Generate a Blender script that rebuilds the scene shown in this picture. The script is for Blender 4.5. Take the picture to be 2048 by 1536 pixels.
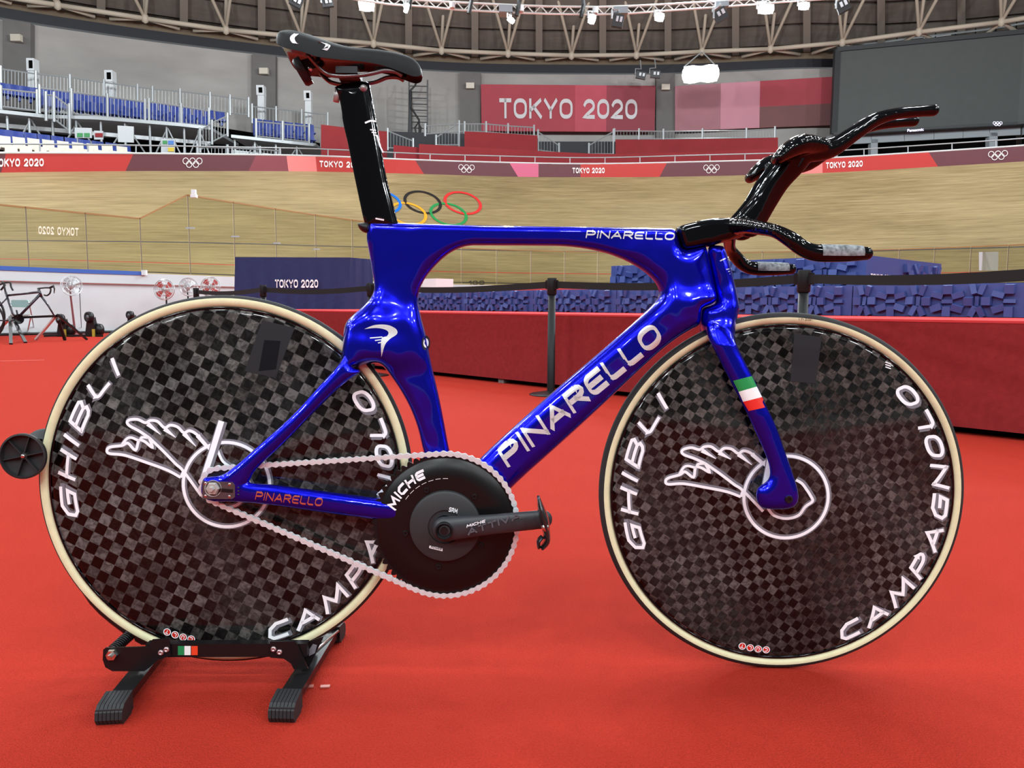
import bpy, bmesh, math, random
import numpy as np
from mathutils import Vector, Matrix

random.seed(7); np.random.seed(7)
for o in list(bpy.data.objects): bpy.data.objects.remove(o, do_unlink=True)
scene = bpy.context.scene
COL = scene.collection
# ------------------------------------------------------------------ camera
FPX = 1540.0; HC = 0.67771; PITCH = math.atan((768 - 611.0) / FPX); ROLL = 0.0045
cF = np.array([0, math.cos(PITCH), -math.sin(PITCH)])
cU = np.array([0, math.sin(PITCH), math.cos(PITCH)])
cR = np.array([1.0, 0, 0])
r_ = cR * math.cos(ROLL) + cU * math.sin(ROLL)
u_ = cU * math.cos(ROLL) - cR * math.sin(ROLL)
cam_d = bpy.data.cameras.new('camera'); cam = bpy.data.objects.new('camera', cam_d); COL.objects.link(cam)
cam_d.sensor_fit = 'HORIZONTAL'; cam_d.sensor_width = 36.0; cam_d.lens = 36.0 * FPX / 2048
cam_d.clip_start = 0.02; cam_d.clip_end = 300
cam.matrix_world = Matrix(((r_[0], u_[0], -cF[0], 0), (r_[1], u_[1], -cF[1], 0), (r_[2], u_[2], -cF[2], HC), (0, 0, 0, 1)))
scene.camera = cam
# ------------------------------------------------------------------ world, lamps, exposure
world = bpy.data.worlds.new('hall_ambient'); scene.world = world; world.use_nodes = True
bg = world.node_tree.nodes['Background']; bg.inputs[0].default_value = (0.92, 0.97, 1.0, 1); bg.inputs[1].default_value = 0.09
vs = scene.view_settings
vs.view_transform = 'Standard'; vs.look = 'None'; vs.exposure = 0.32; vs.gamma = 1.0; vs.use_curve_mapping = False
LAMP_W = 260.0
LAMP_C = (0.90, 0.97, 1.0)
def area_lamp(loc, aim, w, sx, sy, color=LAMP_C):
    d = bpy.data.lights.new('floodlight_beam', 'AREA'); d.shape = 'RECTANGLE'; d.size = sx; d.size_y = sy; d.energy = w; d.color = color
    o = bpy.data.objects.new('floodlight_beam', d); COL.objects.link(o); o.location = loc
    o.rotation_euler = (Vector(aim) - Vector(loc)).to_track_quat('-Z', 'Y').to_euler()
    return o
# floodlights of the hall: rows of downlights; added point fills brighten roof and walls
for iy, y in enumerate((-18, -10, -3, 4, 11, 18)):
    for ix, x in enumerate((-20, -12, -4, 4, 12, 20)):
        xx = x + (2.0 if iy % 2 else -1.0)
        area_lamp((xx, y, 13.0), (xx * 0.35, 5 + (y - 5) * 0.35, 0), LAMP_W * (1.5 if y < -5 else 0.75), 1.1, 0.5)
for (x, y) in ((-24, 14), (-14, 21), (-4, 25), (6, 25), (15, 23), (24, 16), (-12, 4), (0, 8), (12, 4)):
    d = bpy.data.lights.new('roof_wall_fill', 'POINT'); d.energy = 1700 if y > 9 else 600; d.shadow_soft_size = 0.3; d.color = LAMP_C
    o = bpy.data.objects.new('roof_wall_fill', d); COL.objects.link(o); o.location = (x, y, 11.5)

# ------------------------------------------------------------------ pixel helpers
def ray(px, py):
    x, y = (px - 1024) / FPX, (py - 768) / FPX
    return cF + x * r_ - y * u_
CAMP = np.array([0, 0, HC])
def P(px, py, Y):                      # point on a pixel ray at world depth Y
    d = ray(px, py); return CAMP + d * (Y / d[1])
def PZ(px, py, z):                     # point on a pixel ray at world height z
    d = ray(px, py); return CAMP + d * ((z - HC) / d[2])
def PL(px, py, p0, n):                 # point on a pixel ray on a plane
    d = ray(px, py); n = np.asarray(n, float); return CAMP + d * (np.dot(np.asarray(p0) - CAMP, n) / np.dot(d, n))

# ------------------------------------------------------------------ materials
def lin(c):
    return tuple(((v / 255) / 12.92 if v <= 10.3 else (((v / 255) + 0.055) / 1.055) ** 2.4) for v in c)
MATS = {}
def mat(name, rgb, rough=0.5, metal=0.0, coat=0.0, noise=0.0, nscale=20.0, emit=0.0, alpha=1.0, trans=0.0, spec=0.5, bump=0.0, bscale=200.0, srgb=True, ior=1.45, coat_rough=0.03, stretch=None):
    if name in MATS: return MATS[name]
    m = bpy.data.materials.new(name); m.use_nodes = True; nt = m.node_tree; b = nt.nodes['Principled BSDF']
    c = lin(rgb) if srgb else rgb
    b.inputs['Base Color'].default_value = (*c, 1); b.inputs['Roughness'].default_value = rough; b.inputs['Metallic'].default_value = metal
    b.inputs['Coat Weight'].default_value = coat; b.inputs['Coat Roughness'].default_value = coat_rough
    b.inputs['Specular IOR Level'].default_value = spec; b.inputs['IOR'].default_value = ior
    b.inputs['Transmission Weight'].default_value = trans; b.inputs['Alpha'].default_value = alpha
    if emit:
        b.inputs['Emission Color'].default_value = (*c, 1); b.inputs['Emission Strength'].default_value = emit
    tc = nt.nodes.new('ShaderNodeTexCoord')
    src = tc.outputs['Object']
    if stretch:
        mp = nt.nodes.new('ShaderNodeMapping'); mp.inputs['Scale'].default_value = stretch; nt.links.new(src, mp.inputs[0]); src = mp.outputs[0]
    if noise:
        n = nt.nodes.new('ShaderNodeTexNoise'); n.inputs['Scale'].default_value = nscale; n.inputs['Detail'].default_value = 5
        nt.links.new(src, n.inputs[0])
        mr = nt.nodes.new('ShaderNodeMapRange'); mr.inputs['From Min'].default_value = 0.3; mr.inputs['From Max'].default_value = 0.7
        mr.inputs['To Min'].default_value = 1 - noise; mr.inputs['To Max'].default_value = 1 + noise
        nt.links.new(n.outputs[0], mr.inputs[0])
        mx = nt.nodes.new('ShaderNodeVectorMath'); mx.operation = 'SCALE'; mx.inputs[0].default_value = c
        nt.links.new(mr.outputs[0], mx.inputs['Scale']); nt.links.new(mx.outputs[0], b.inputs['Base Color'])
    if bump:
        n2 = nt.nodes.new('ShaderNodeTexNoise'); n2.inputs['Scale'].default_value = bscale; n2.inputs['Detail'].default_value = 3; nt.links.new(src, n2.inputs[0])
        bp = nt.nodes.new('ShaderNodeBump'); bp.inputs['Strength'].default_value = bump; bp.inputs['Distance'].default_value = 0.004
        nt.links.new(n2.outputs[0], bp.inputs['Height']); nt.links.new(bp.outputs[0], b.inputs['Normal'])
    MATS[name] = m; return m

# ------------------------------------------------------------------ mesh helpers
class MB:
    def __init__(s): s.v = []; s.f = []
    def add(s, vs, fs):
        b = len(s.v); s.v.extend([tuple(float(c) for c in q) for q in vs]); s.f.extend([tuple(int(i) + b for i in q) for q in fs]); return s
    def box(s, c, size, R=None):
        h = np.asarray(size, float) / 2
        v = np.array([[x, y, z] for x in (-1, 1) for y in (-1, 1) for z in (-1, 1)]) * h
        if R is not None: v = v @ np.asarray(R).T
        return s.add(v + np.asarray(c, float), [(0, 1, 3, 2), (4, 6, 7, 5), (0, 4, 5, 1), (2, 3, 7, 6), (0, 2, 6, 4), (1, 5, 7, 3)])
    def bar(s, a, b, wd, hd=None, up=(0, 0, 1)):       # rectangular bar from a to b
        a = np.asarray(a, float); b = np.asarray(b, float); t = b - a; L = np.linalg.norm(t); t /= L
        up = np.asarray(up, float); x = np.cross(t, up)
        if np.linalg.norm(x) < 1e-4: x = np.cross(t, (1, 0, 0))
        x /= np.linalg.norm(x); y = np.cross(x, t)
        return s.box((a + b) / 2, (wd, L, hd or wd), np.stack([x, t, y], 1))
    def hexa(s, v8): return s.add(v8, [(0, 1, 2, 3), (7, 6, 5, 4), (0, 4, 5, 1), (1, 5, 6, 2), (2, 6, 7, 3), (3, 7, 4, 0)])
    def cyl(s, a, b, r, r2=None, n=10, cap=True): return s.tube([a, b], [r, r if r2 is None else r2], n, cap)
    def tube(s, pts, rad, n=8, cap=True, closed=False):
        pts = [np.asarray(p, float) for p in pts]; k = len(pts)
        if np.isscalar(rad): rad = [rad] * k
        base = len(s.v); prev = None; vs = []
        for i, p in enumerate(pts):
            if closed: t = pts[(i + 1) % k] - pts[i - 1]
            else: t = (pts[min(i + 1, k - 1)] - pts[max(i - 1, 0)])
            t = t / (np.linalg.norm(t) + 1e-12)
            if prev is None:
                a = np.array([0, 0, 1.0]) if abs(t[2]) < 0.9 else np.array([1.0, 0, 0]); x = np.cross(t, a)
            else: x = prev - t * np.dot(prev, t)
            x /= (np.linalg.norm(x) + 1e-12); y = np.cross(t, x); prev = x
            for j in range(n):
                an = 2 * math.pi * j / n; vs.append(p + rad[i] * (x * math.cos(an) + y * math.sin(an)))
        fs = []
        for i in range(k if closed else k - 1):
            i2 = (i + 1) % k
            for j in range(n): fs.append((i * n + j, i * n + (j + 1) % n, i2 * n + (j + 1) % n, i2 * n + j))
        if cap and not closed: fs.append(tuple(range(n))[::-1]); fs.append(tuple((k - 1) * n + j for j in range(n)))
        return s.add(vs, fs)
    def lathe(s, prof, origin, axis, n=32, closed=False):     # prof: (r, h) along axis
        o = np.asarray(origin, float); ax = np.asarray(axis, float); ax /= np.linalg.norm(ax)
        a = np.array([0, 0, 1.0]) if abs(ax[2]) < 0.9 else np.array([1.0, 0, 0]); x = np.cross(ax, a); x /= np.linalg.norm(x); y = np.cross(ax, x)
        vs = []; k = len(prof)
        for r, h in prof:
            for j in range(n):
                an = 2 * math.pi * j / n; vs.append(o + ax * h + r * (x * math.cos(an) + y * math.sin(an)))
        fs = []
        for i in range(k if closed else k - 1):
            i2 = (i + 1) % k
            for j in range(n): fs.append((i * n + j, i * n + (j + 1) % n, i2 * n + (j + 1) % n, i2 * n + j))
        return s.add(vs, fs)
    def disc(s, c, axis, r, n=24):
        return s.lathe([(r, 0), (1e-5, 0)], c, axis, n)
    def prism(s, poly, ex):        # polygon (3d points) extruded by vector ex
        p = [np.asarray(q, float) for q in poly]; n = len(p); ex = np.asarray(ex, float)
        return s.add(p + [q + ex for q in p], [tuple(range(n))[::-1], tuple(range(n, 2 * n))] + [(i, (i + 1) % n, n + (i + 1) % n, n + i) for i in range(n)])
    def grid(s, G):                # G: (n,m,3)
        n, m = len(G), len(G[0]); vs = [q for row in G for q in row]
        return s.add(vs, [(i * m + j, i * m + j + 1, (i + 1) * m + j + 1, (i + 1) * m + j) for i in range(n - 1) for j in range(m - 1)])
    def mesh(s, name, m=None, origin=None, smooth=False):
        v = np.array(s.v, float)
        if origin is not None: v = v - np.asarray(origin)
        me = bpy.data.meshes.new(name); me.from_pydata(v.tolist(), [], s.f)
        if smooth: me.shade_smooth()
        if m is not None: me.materials.append(m)
        me.update(); return me
    def build(s, name, m, parent=None, smooth=False, origin=None, sharp=None):
        if origin is None and parent is not None: origin = ORIG.get(parent.name)
        if origin is None and parent is None and len(s.v):
            v = np.array(s.v); origin = np.array([(v[:, 0].min() + v[:, 0].max()) / 2, (v[:, 1].min() + v[:, 1].max()) / 2, v[:, 2].min()])
        me = s.mesh(name, m, origin, smooth)
        if smooth and sharp:
            set_sharp(me, sharp)
        o = bpy.data.objects.new(name, me); COL.objects.link(o)
        if parent is not None: o.parent = parent; ORIG[o.name] = ORIG.get(parent.name)
        elif origin is not None: o.location = origin; ORIG[o.name] = np.asarray(origin)
        return o
ORIG = {}
def set_sharp(me, deg):
    bm = bmesh.new(); bm.from_mesh(me); bm.normal_update()
    for e in bm.edges:
        if len(e.link_faces) == 2 and e.calc_face_angle(0) > math.radians(deg): e.smooth = False
    bm.to_mesh(me); bm.free()
def tag(o, label, cat, group=None):
    o['label'] = label; o['category'] = cat
    if group: o['group'] = group
    return o
def thing(name, label, cat, loc=(0, 0, 0), group=None):
    o = bpy.data.objects.new(name, None); COL.objects.link(o); o.location = loc; o.empty_display_size = 0.1
    ORIG[o.name] = np.asarray(loc, float)
    return tag(o, label, cat, group)
def structure(o): o['kind'] = 'structure'; return o
def inst(name, me, parent, M=None, loc=None):        # child object that shares mesh data
    o = bpy.data.objects.new(name, me); COL.objects.link(o); o.parent = parent
    if M is not None: o.matrix_local = Matrix(M)
    elif loc is not None: o.location = np.asarray(loc, float) - (ORIG.get(parent.name) if ORIG.get(parent.name) is not None else 0)
    return o
def mat4(R, t):
    return Matrix([[R[0][0], R[0][1], R[0][2], t[0]], [R[1][0], R[1][1], R[1][2], t[1]], [R[2][0], R[2][1], R[2][2], t[2]], [0, 0, 0, 1]])
def copy_tree(root, loc=None, rotz=None, parent=None):
    c = root.copy(); COL.objects.link(c); c.parent = parent
    if loc is not None: c.location = loc
    if rotz is not None: c.rotation_euler = (0, 0, rotz)
    for ch in list(root.children):
        copy_tree(ch, None, None, c)
    return c
def interp(x, xs, ys): return float(np.interp(x, xs, ys))
def smooth_path(pts, k=6):
    pts = np.asarray(pts, float); n = len(pts); out = []
    for i in range(n - 1):
        p0 = pts[max(i - 1, 0)]; p1 = pts[i]; p2 = pts[i + 1]; p3 = pts[min(i + 2, n - 1)]
        for j in range(k):
            t = j / k
            out.append(0.5 * ((2 * p1) + (-p0 + p2) * t + (2 * p0 - 5 * p1 + 4 * p2 - p3) * t * t + (-p0 + 3 * p1 - 3 * p2 + p3) * t ** 3))
    out.append(pts[-1]); return np.array(out)

# ------------------------------------------------------------------ stroke lettering
def arc(cx, cy, rx, ry, a0, a1, n=7):
    return [(cx + rx * math.cos(math.radians(a0 + (a1 - a0) * i / n)), cy + ry * math.sin(math.radians(a0 + (a1 - a0) * i / n))) for i in range(n + 1)]
def rrect(x0, y0, x1, y1, r, ry=None):
    ry = ry or r
    p = arc(x1 - r, y1 - ry, r, ry, 0, 90, 5) + arc(x0 + r, y1 - ry, r, ry, 90, 180, 5) + arc(x0 + r, y0 + ry, r, ry, 180, 270, 5) + arc(x1 - r, y0 + ry, r, ry, 270, 360, 5)
    return p + [p[0]]
GL = {
 'T': (.9, [[(0, 1), (.9, 1)], [(.45, 1), (.45, 0)]]),
 'O': (1., [rrect(0, 0, 1, 1, .42, .36)]),
 '0': (.9, [rrect(0, 0, .9, 1, .42, .36)]),
 'K': (.95, [[(0, 0), (0, 1)], [(.9, 1), (.05, .42)], [(.32, .6), (.95, 0)]]),
 'Y': (1., [[(0, 1), (.5, .42)], [(1, 1), (.5, .42), (.5, 0)]]),
 '2': (.85, [arc(.43, .68, .42, .32, 165, -35, 9) + [(.0, 0), (.85, 0)]]),
 'P': (.95, [[(0, 0), (0, 1), (.6, 1)] + arc(.6, .72, .35, .28, 90, -90, 6) + [(.1, .44)]]),
 'I': (.0, [[(0, 0), (0, 1)]]),
 'N': (1., [[(0, 0), (0, 1)], [(0, 1), (1, 0)], [(1, 0), (1, 1)]]),
 'A': (1.05, [[(0, 0), (.55, 1), (1.05, 0)], [(.25, .3), (.9, .3)]]),
 'R': (.95, [[(0, 0), (0, 1), (.6, 1)] + arc(.6, .74, .35, .26, 90, -90, 6) + [(.1, .48)], [(.45, .48), (.95, 0)]]),
 'E': (.9, [[(.9, 1), (.25, 1)] + arc(.3, .7, .3, .3, 100, 180, 4) + arc(.3, .3, .3, .3, 180, 260, 4) + [(.25, 0), (.9, 0)], [(.02, .5), (.8, .5)]]),
 'L': (.8, [[(0, 1), (0, .25)] + arc(.25, .25, .25, .25, 180, 270, 4) + [(.8, 0)]]),
 'G': (1., [[(1, .95), (.3, 1), (.0, .7), (.0, .2), (.2, 0), (.95, 0), (1, .5), (.5, .5)]]),
 'H': (.9, [[(0, 0), (0, 1)], [(.9, 0), (.9, 1)], [(0, .5), (.9, .5)]]),
 'B': (.95, [[(0, 0), (0, 1), (.8, 1), (.9, .85), (.8, .52), (.05, .52)], [(.8, .52), (.95, .35), (.9, .12), (.75, 0), (0, 0)]]),
 'C': (.9, [[(.9, 1), (.3, 1), (0, .7), (0, .2), (.2, 0), (.85, 0)]]),
 'M': (1.25, [[(0, 0), (.15, 1), (.62, .25), (1.1, 1), (1.25, 0)]]),
 'S': (.85, [[(.85, 1), (.2, 1), (0, .8), (.15, .55), (.7, .48), (.85, .25), (.7, 0), (0, 0)]]),
 'U': (.9, [[(0, 1), (0, .25)] + arc(.3, .25, .3, .25, 180, 270, 4) + arc(.6, .25, .3, .25, 270, 360, 4) + [(.9, .25), (.9, 1)]]),
 'V': (1., [[(0, 1), (.5, 0), (1, 1)]]),
 'W': (1.3, [[(0, 1), (.3, 0), (.65, .8), (1., 0), (1.3, 1)]]),
 ' ': (.35, []), '1': (.3, [[(0, .8), (.3, 1), (.3, 0)]]), '7': (.8, [[(0, 1), (.8, 1), (.3, 0)]]),
}
def resample(pl, step):
    out = [pl[0]]
    for a, b in zip(pl[:-1], pl[1:]):
        n = max(1, int(math.hypot(b[0] - a[0], b[1] - a[1]) / step))
        for i in range(1, n + 1): out.append((a[0] + (b[0] - a[0]) * i / n, a[1] + (b[1] - a[1]) * i / n))
    return out
def ribbon(mb, pl, th, fn, cols=2, step=.25):
    """flat ribbon of width th along a 2d polyline, each vertex mapped by fn"""
    closed = math.hypot(pl[0][0] - pl[-1][0], pl[0][1] - pl[-1][1]) < 1e-6
    pl = resample(pl, step); n = len(pl); rows = []
    for i in range(n):
        def dirn(a, b):
            d = (b[0] - a[0], b[1] - a[1]); L = math.hypot(*d) or 1; return (d[0] / L, d[1] / L)
        if closed: d0 = dirn(pl[i - 1] if i else pl[-2], pl[i]); d1 = dirn(pl[i], pl[i + 1] if i < n - 1 else pl[1])
        else:
            d0 = dirn(pl[i - 1], pl[i]) if i else dirn(pl[0], pl[1]); d1 = dirn(pl[i], pl[i + 1]) if i < n - 1 else d0
        nx, ny = -(d0[1] + d1[1]), d0[0] + d1[0]; L = math.hypot(nx, ny) or 1; nx /= L; ny /= L
        c = max(0.45, nx * -d0[1] + ny * d0[0])
        rows.append([fn(pl[i][0] + nx * th * (k / cols - .5) / c, pl[i][1] + ny * th * (k / cols - .5) / c) for k in range(cols + 1)])
    mb.grid(rows)
def text_width(txt, gap): return sum(GL[c][0] + gap for c in txt) - gap
def stroke_text(txt, fn, th=.2, gap=.35, slant=0., cols=2, step=.25, mb=None, xs=1.):
    """lettering of cap height 1; fn maps (x, y) to a point. x starts at 0"""
    mb = mb or MB(); x = 0
    for c in txt:
        w, strokes = GL[c]
        for pl in strokes:
            pl2 = []
            for (a, b) in pl:
                yy = th / 2 + b * (1 - th); pl2.append(((x + a) * xs + th / 2 + slant * yy, yy))
            # butt ends reach the cap line
            ribbon(mb, pl2, th, fn, cols, step)
            if th > .12:
                for e, f2 in ((pl2[0], pl2[1]), (pl2[-1], pl2[-2])):
                    if math.hypot(pl2[0][0] - pl2[-1][0], pl2[0][1] - pl2[-1][1]) < 1e-6: continue
                    d = (e[0] - f2[0], e[1] - f2[1]); L = math.hypot(*d) or 1; d = (d[0] / L * th / 2, d[1] / L * th / 2)
                    ribbon(mb, [e, (e[0] + d[0], e[1] + d[1])], th, fn, cols, step)
        x += w + gap
    return mb
def ring(mb, cx, cy, r, t, fn, n=36):
    rows = [[fn(cx + (r - t / 2) * math.cos(2 * math.pi * i / n), cy + (r - t / 2) * math.sin(2 * math.pi * i / n)), fn(cx + (r + t / 2) * math.cos(2 * math.pi * i / n), cy + (r + t / 2) * math.sin(2 * math.pi * i / n))] for i in range(n + 1)]
    mb.grid(rows)
RINGS = [(-2.2, 0), (0, 0), (2.2, 0), (-1.1, -1), (1.1, -1)]
# ================================================================== SETTING
def PXZ(px, Y, z):                   # point in pixel column px at depth Y and height z
    py = 611.0
    for _ in range(6):
        q = P(px, py, Y); py -= (z - q[2]) / Y * FPX
    return P(px, py, Y)
def A(name): return MATS[name]
m_carpet = mat('red_carpet', (170, 47, 34), rough=0.95, noise=0.16, nscale=330, bump=1.0, bscale=380, spec=0.1)
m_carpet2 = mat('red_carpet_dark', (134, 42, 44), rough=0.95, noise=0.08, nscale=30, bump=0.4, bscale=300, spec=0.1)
m_white = mat('white_paint', (216, 220, 222), rough=0.6, noise=0.03, nscale=1.2)
m_offwhite = mat('cream_plastic', (214, 206, 190), rough=0.5)
m_concrete = mat('grey_concrete', (164, 160, 156), rough=0.85, noise=0.16, nscale=0.3, stretch=(1, 1, 2.5))
m_concrete_d = mat('dark_concrete', (112, 109, 107), rough=0.85, noise=0.08, nscale=1.5)
m_steel = mat('galvanised_steel', (168, 172, 174), rough=0.4, metal=0.35)
m_dark = mat('black_void', (11, 10, 10), rough=0.95, spec=0.05)
m_navyband = mat('navy_trim', (20, 20, 28), rough=0.5)
m_beige = mat('beige_steel_tube', (190, 178, 160), rough=0.55)
m_roofwood = mat('roof_boarding', (106, 97, 89), rough=0.8, noise=0.12, nscale=0.9, stretch=(1, 1, 8))
m_roofrib = mat('roof_rib', (128, 118, 108), rough=0.8)
m_brown = mat('brown_timber', (110, 96, 78), rough=0.8, noise=0.12, nscale=1.5)
m_red = mat('board_red', (178, 42, 36), rough=0.55)
m_maroon = mat('board_maroon', (92, 42, 50), rough=0.55)
m_wine = mat('board_wine', (124, 52, 62), rough=0.55)
m_pink = mat('board_pink', (224, 122, 118), rough=0.55)
m_magenta = mat('board_magenta', (200, 92, 124), rough=0.55)
m_letter = mat('white_print', (235, 232, 232), rough=0.55)
m_fabred = mat('red_fabric', (138, 42, 46), rough=0.9, noise=0.05, nscale=2)
m_blueseat = mat('blue_seat', (22, 48, 130), rough=0.45)
m_navy = mat('navy_cloth', (36, 42, 84), rough=0.9, noise=0.06, nscale=6)
m_navypanel = mat('navy_podium', (58, 74, 134), rough=0.6)
m_black = mat('black_plastic', (28, 28, 30), rough=0.45)
m_blackm = mat('black_metal', (22, 20, 22), rough=0.35, spec=0.4)
m_screen = mat('grey_screen', (74, 78, 76), rough=0.6, noise=0.04, nscale=3)
m_facade = mat('facade_panel', (158, 164, 168), rough=0.6)
m_railwood = mat('rail_wood', (150, 112, 64), rough=0.5)
m_lampglow = mat('lamp_glow', (255, 252, 245), emit=14.0)
m_bluepad = mat('blue_padding', (58, 98, 178), rough=0.6)

# ---- floor
fl = MB().add([(-16, -9, 0), (24, -9, 0), (24, 32, 0), (-16, 32, 0)], [(0, 1, 2, 3)])
structure(fl.build('floor', m_carpet, origin=(0, 0, 0)))
fo = MB().add([(-70, -60, -.02), (70, -60, -.02), (70, 70, -.02), (-70, 70, -.02)], [(0, 1, 2, 3)])
structure(fo.build('floor_hall', mat('grey_hall_floor', (150, 148, 146), rough=.7)))

# ---- track
XS = np.arange(-440, 2500, 35.0)
IN_X = [-440, 0, 283, 470, 700, 930, 1210, 1490, 1800, 2048, 2500]; IN_Y = [13.2, 16, 18.5, 20.6, 24, 27.6, 29.3, 29, 27, 24.7, 19.5]
OU_X = [-440, 0, 250, 575, 640, 840, 1020, 1177, 1340, 1640, 2048, 2500]
OU_B = [356, 345, 342, 342, 343, 347.6, 354, 354.5, 354, 347, 323, 288]
OU_T = [312, 306, 307, 311, 312, 321, 326, 329, 325.5, 318, 292, 253]
OU_Y = [19.8, 23, 25.5, 29, 29.5, 32.8, 34.5, 35.2, 34.8, 32.4, 29, 25]
def smooth1(xs, ys):
    g = np.arange(-440, 2501, 10.0); v = np.interp(g, xs, ys); k = np.ones(19) / 19
    vp = np.concatenate([np.full(9, v[0]) + (v[1] - v[0]) * np.arange(-9, 0), v, np.full(9, v[-1]) + (v[-1] - v[-2]) * np.arange(1, 10)])
    v2 = np.convolve(vp, k, 'valid'); return lambda x: float(np.interp(x, g, v2))
fIN = smooth1(IN_X, IN_Y); fOY = smooth1(OU_X, OU_Y); fOB = smooth1(OU_X, OU_B); fOT = smooth1(OU_X, OU_T)
ZW = 1.4
def trk(px, v):                       # point of the banked track surface in column px, 0 inner .. 1 outer
    a = PXZ(px, fIN(px) + 0.25, ZW - 0.02); b = P(px, fOB(px), fOY(px))
    q = a + (b - a) * v; q[2] -= 0.35 * math.sin(math.pi * min(max(v, 0), 1)) * (1 if v > 0 else 0); return q
def py_of(q):
    d = q - CAMP; z = d @ cF; return 768 - FPX * (d @ u_) / z
def px_of(q):
    d = q - CAMP; return 1024 + FPX * (d @ r_) / (d @ cF)
def trk_py(px, py, lift=0.02):
    vv = np.linspace(0, 1, 60); pp = np.array([py_of(trk(px, v)) for v in vv])
    v = np.interp(-py, -pp, vv); q = trk(px, v)
    return q + np.array([0, -lift * .7, lift * .7])
NV = 12
G = [[trk(x, j / NV) for j in range(NV + 1)] for x in XS]
mb = MB().grid(G)
me = mb.mesh('track', None, origin=None, smooth=True)
uvl = me.uv_layers.new(name='UVMap'); arcs = np.concatenate([[0], np.cumsum([np.linalg.norm(G[i + 1][6] - G[i][6]) for i in range(len(XS) - 1)])])
for lp in me.loops:
    i, j = divmod(lp.vertex_index, NV + 1); uvl.data[lp.index].uv = (arcs[i], j / NV)
def track_mat():
    m = bpy.data.materials.new('track_timber'); m.use_nodes = True; nt = m.node_tree; N = nt.nodes; L = nt.links; b = N['Principled BSDF']
    uv = N.new('ShaderNodeUVMap'); uv.uv_map = 'UVMap'
    def noise(sx, sy, det=4):
        mp = N.new('ShaderNodeMapping'); mp.inputs['Scale'].default_value = (sx, sy, 1); L.new(uv.outputs[0], mp.inputs[0])
        n = N.new('ShaderNodeTexNoise'); n.inputs['Scale'].default_value = 1; n.inputs['Detail'].default_value = det; L.new(mp.outputs[0], n.inputs[0]); return n
    n1 = noise(0.45, 60, 6); n2 = noise(0.12, 4, 3); n3 = noise(1.2, 170, 3)
    ad = N.new('ShaderNodeMath'); ad.operation = 'ADD'; L.new(n1.outputs[0], ad.inputs[0]); L.new(n3.outputs[0], ad.inputs[1])
    ad2 = N.new('ShaderNodeMath'); ad2.operation = 'ADD'; L.new(ad.outputs[0], ad2.inputs[0]); L.new(n2.outputs[0], ad2.inputs[1])
    cr = N.new('ShaderNodeValToRGB'); L.new(ad2.outputs[0], cr.inputs[0])
    mr = N.new('ShaderNodeMapRange'); mr.inputs['From Min'].default_value = 1.1; mr.inputs['From Max'].default_value = 1.9; L.new(ad2.outputs[0], mr.inputs[0]); L.new(mr.outputs[0], cr.inputs[0])
    cr.color_ramp.elements[0].color = (*lin((124, 106, 72)), 1); cr.color_ramp.elements[1].color = (*lin((172, 151, 110)), 1)
    sep = N.new('ShaderNodeSeparateXYZ'); L.new(uv.outputs[0], sep.inputs[0])
    col = cr.outputs[0]
    for (v, w, c) in ((.029, .010, (40, 38, 36)), (.135, .008, (190, 70, 50)), (.357, .008, (64, 64, 76))):
        s = N.new('ShaderNodeMath'); s.operation = 'SUBTRACT'; L.new(sep.outputs[1], s.inputs[0]); s.inputs[1].default_value = v
        a = N.new('ShaderNodeMath'); a.operation = 'ABSOLUTE'; L.new(s.outputs[0], a.inputs[0])
        l = N.new('ShaderNodeMath'); l.operation = 'LESS_THAN'; L.new(a.outputs[0], l.inputs[0]); l.inputs[1].default_value = w / 2
        mx = N.new('ShaderNodeMix'); mx.data_type = 'RGBA'; L.new(l.outputs[0], mx.inputs[0]); L.new(col, mx.inputs[6]); mx.inputs[7].default_value = (*lin(c), 1); col = mx.outputs[2]
    L.new(col, b.inputs['Base Color']); b.inputs['Roughness'].default_value = 0.45
    return m
me.materials.append(track_mat())
tr = bpy.data.objects.new('track', me); COL.objects.link(tr); structure(tr)
# inner wall
top = [PXZ(x, fIN(x), ZW) for x in XS]
wl = MB(); wl.grid([[np.array([t[0], t[1], 0]), t, t + np.array([0, .28, 0])] for t in top]); structure(wl.build('wall_inner', mat('wall_paint', (196, 205, 208), rough=.6, noise=.03, nscale=1.2), smooth=False))
rl = MB().tube([np.array([*PXZ(x, fIN(x) - .05, 1.13)]) for x in XS[:36]], .018, 6)
o = rl.build('wall_pipe', mat('dull_red_pipe', (140, 88, 84), rough=.5), smooth=True); tag(o, 'thin dull red pipe running along the white infield wall', 'pipe')
sk = MB().tube([np.array([*PXZ(x, fIN(x) - .12, .035)]) for x in XS[:30]], .03, 5)
tag(sk.build('floor_cable', m_black), 'black cables lying along the foot of the white infield wall', 'cable')
xs_b = [x for x in XS if x < 283] + [283]
bp = MB().grid([[PXZ(x, fIN(x) - .02, ZW - .045), PXZ(x, fIN(x) - .02, ZW + .045), PXZ(x, fIN(x) + .2, ZW + .045)] for x in xs_b])
tag(bp.build('wall_padding', m_bluepad), 'blue padding strip along the top of the white infield wall', 'padding')
q = PXZ(289, fIN(289) - .05, ZW - .04)
tag(MB().box(q + np.array([0, 0, .06]), (.10, .10, .12)).build('corner_marker', m_white), 'small white block at the end of the blue wall padding', 'marker')

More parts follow.
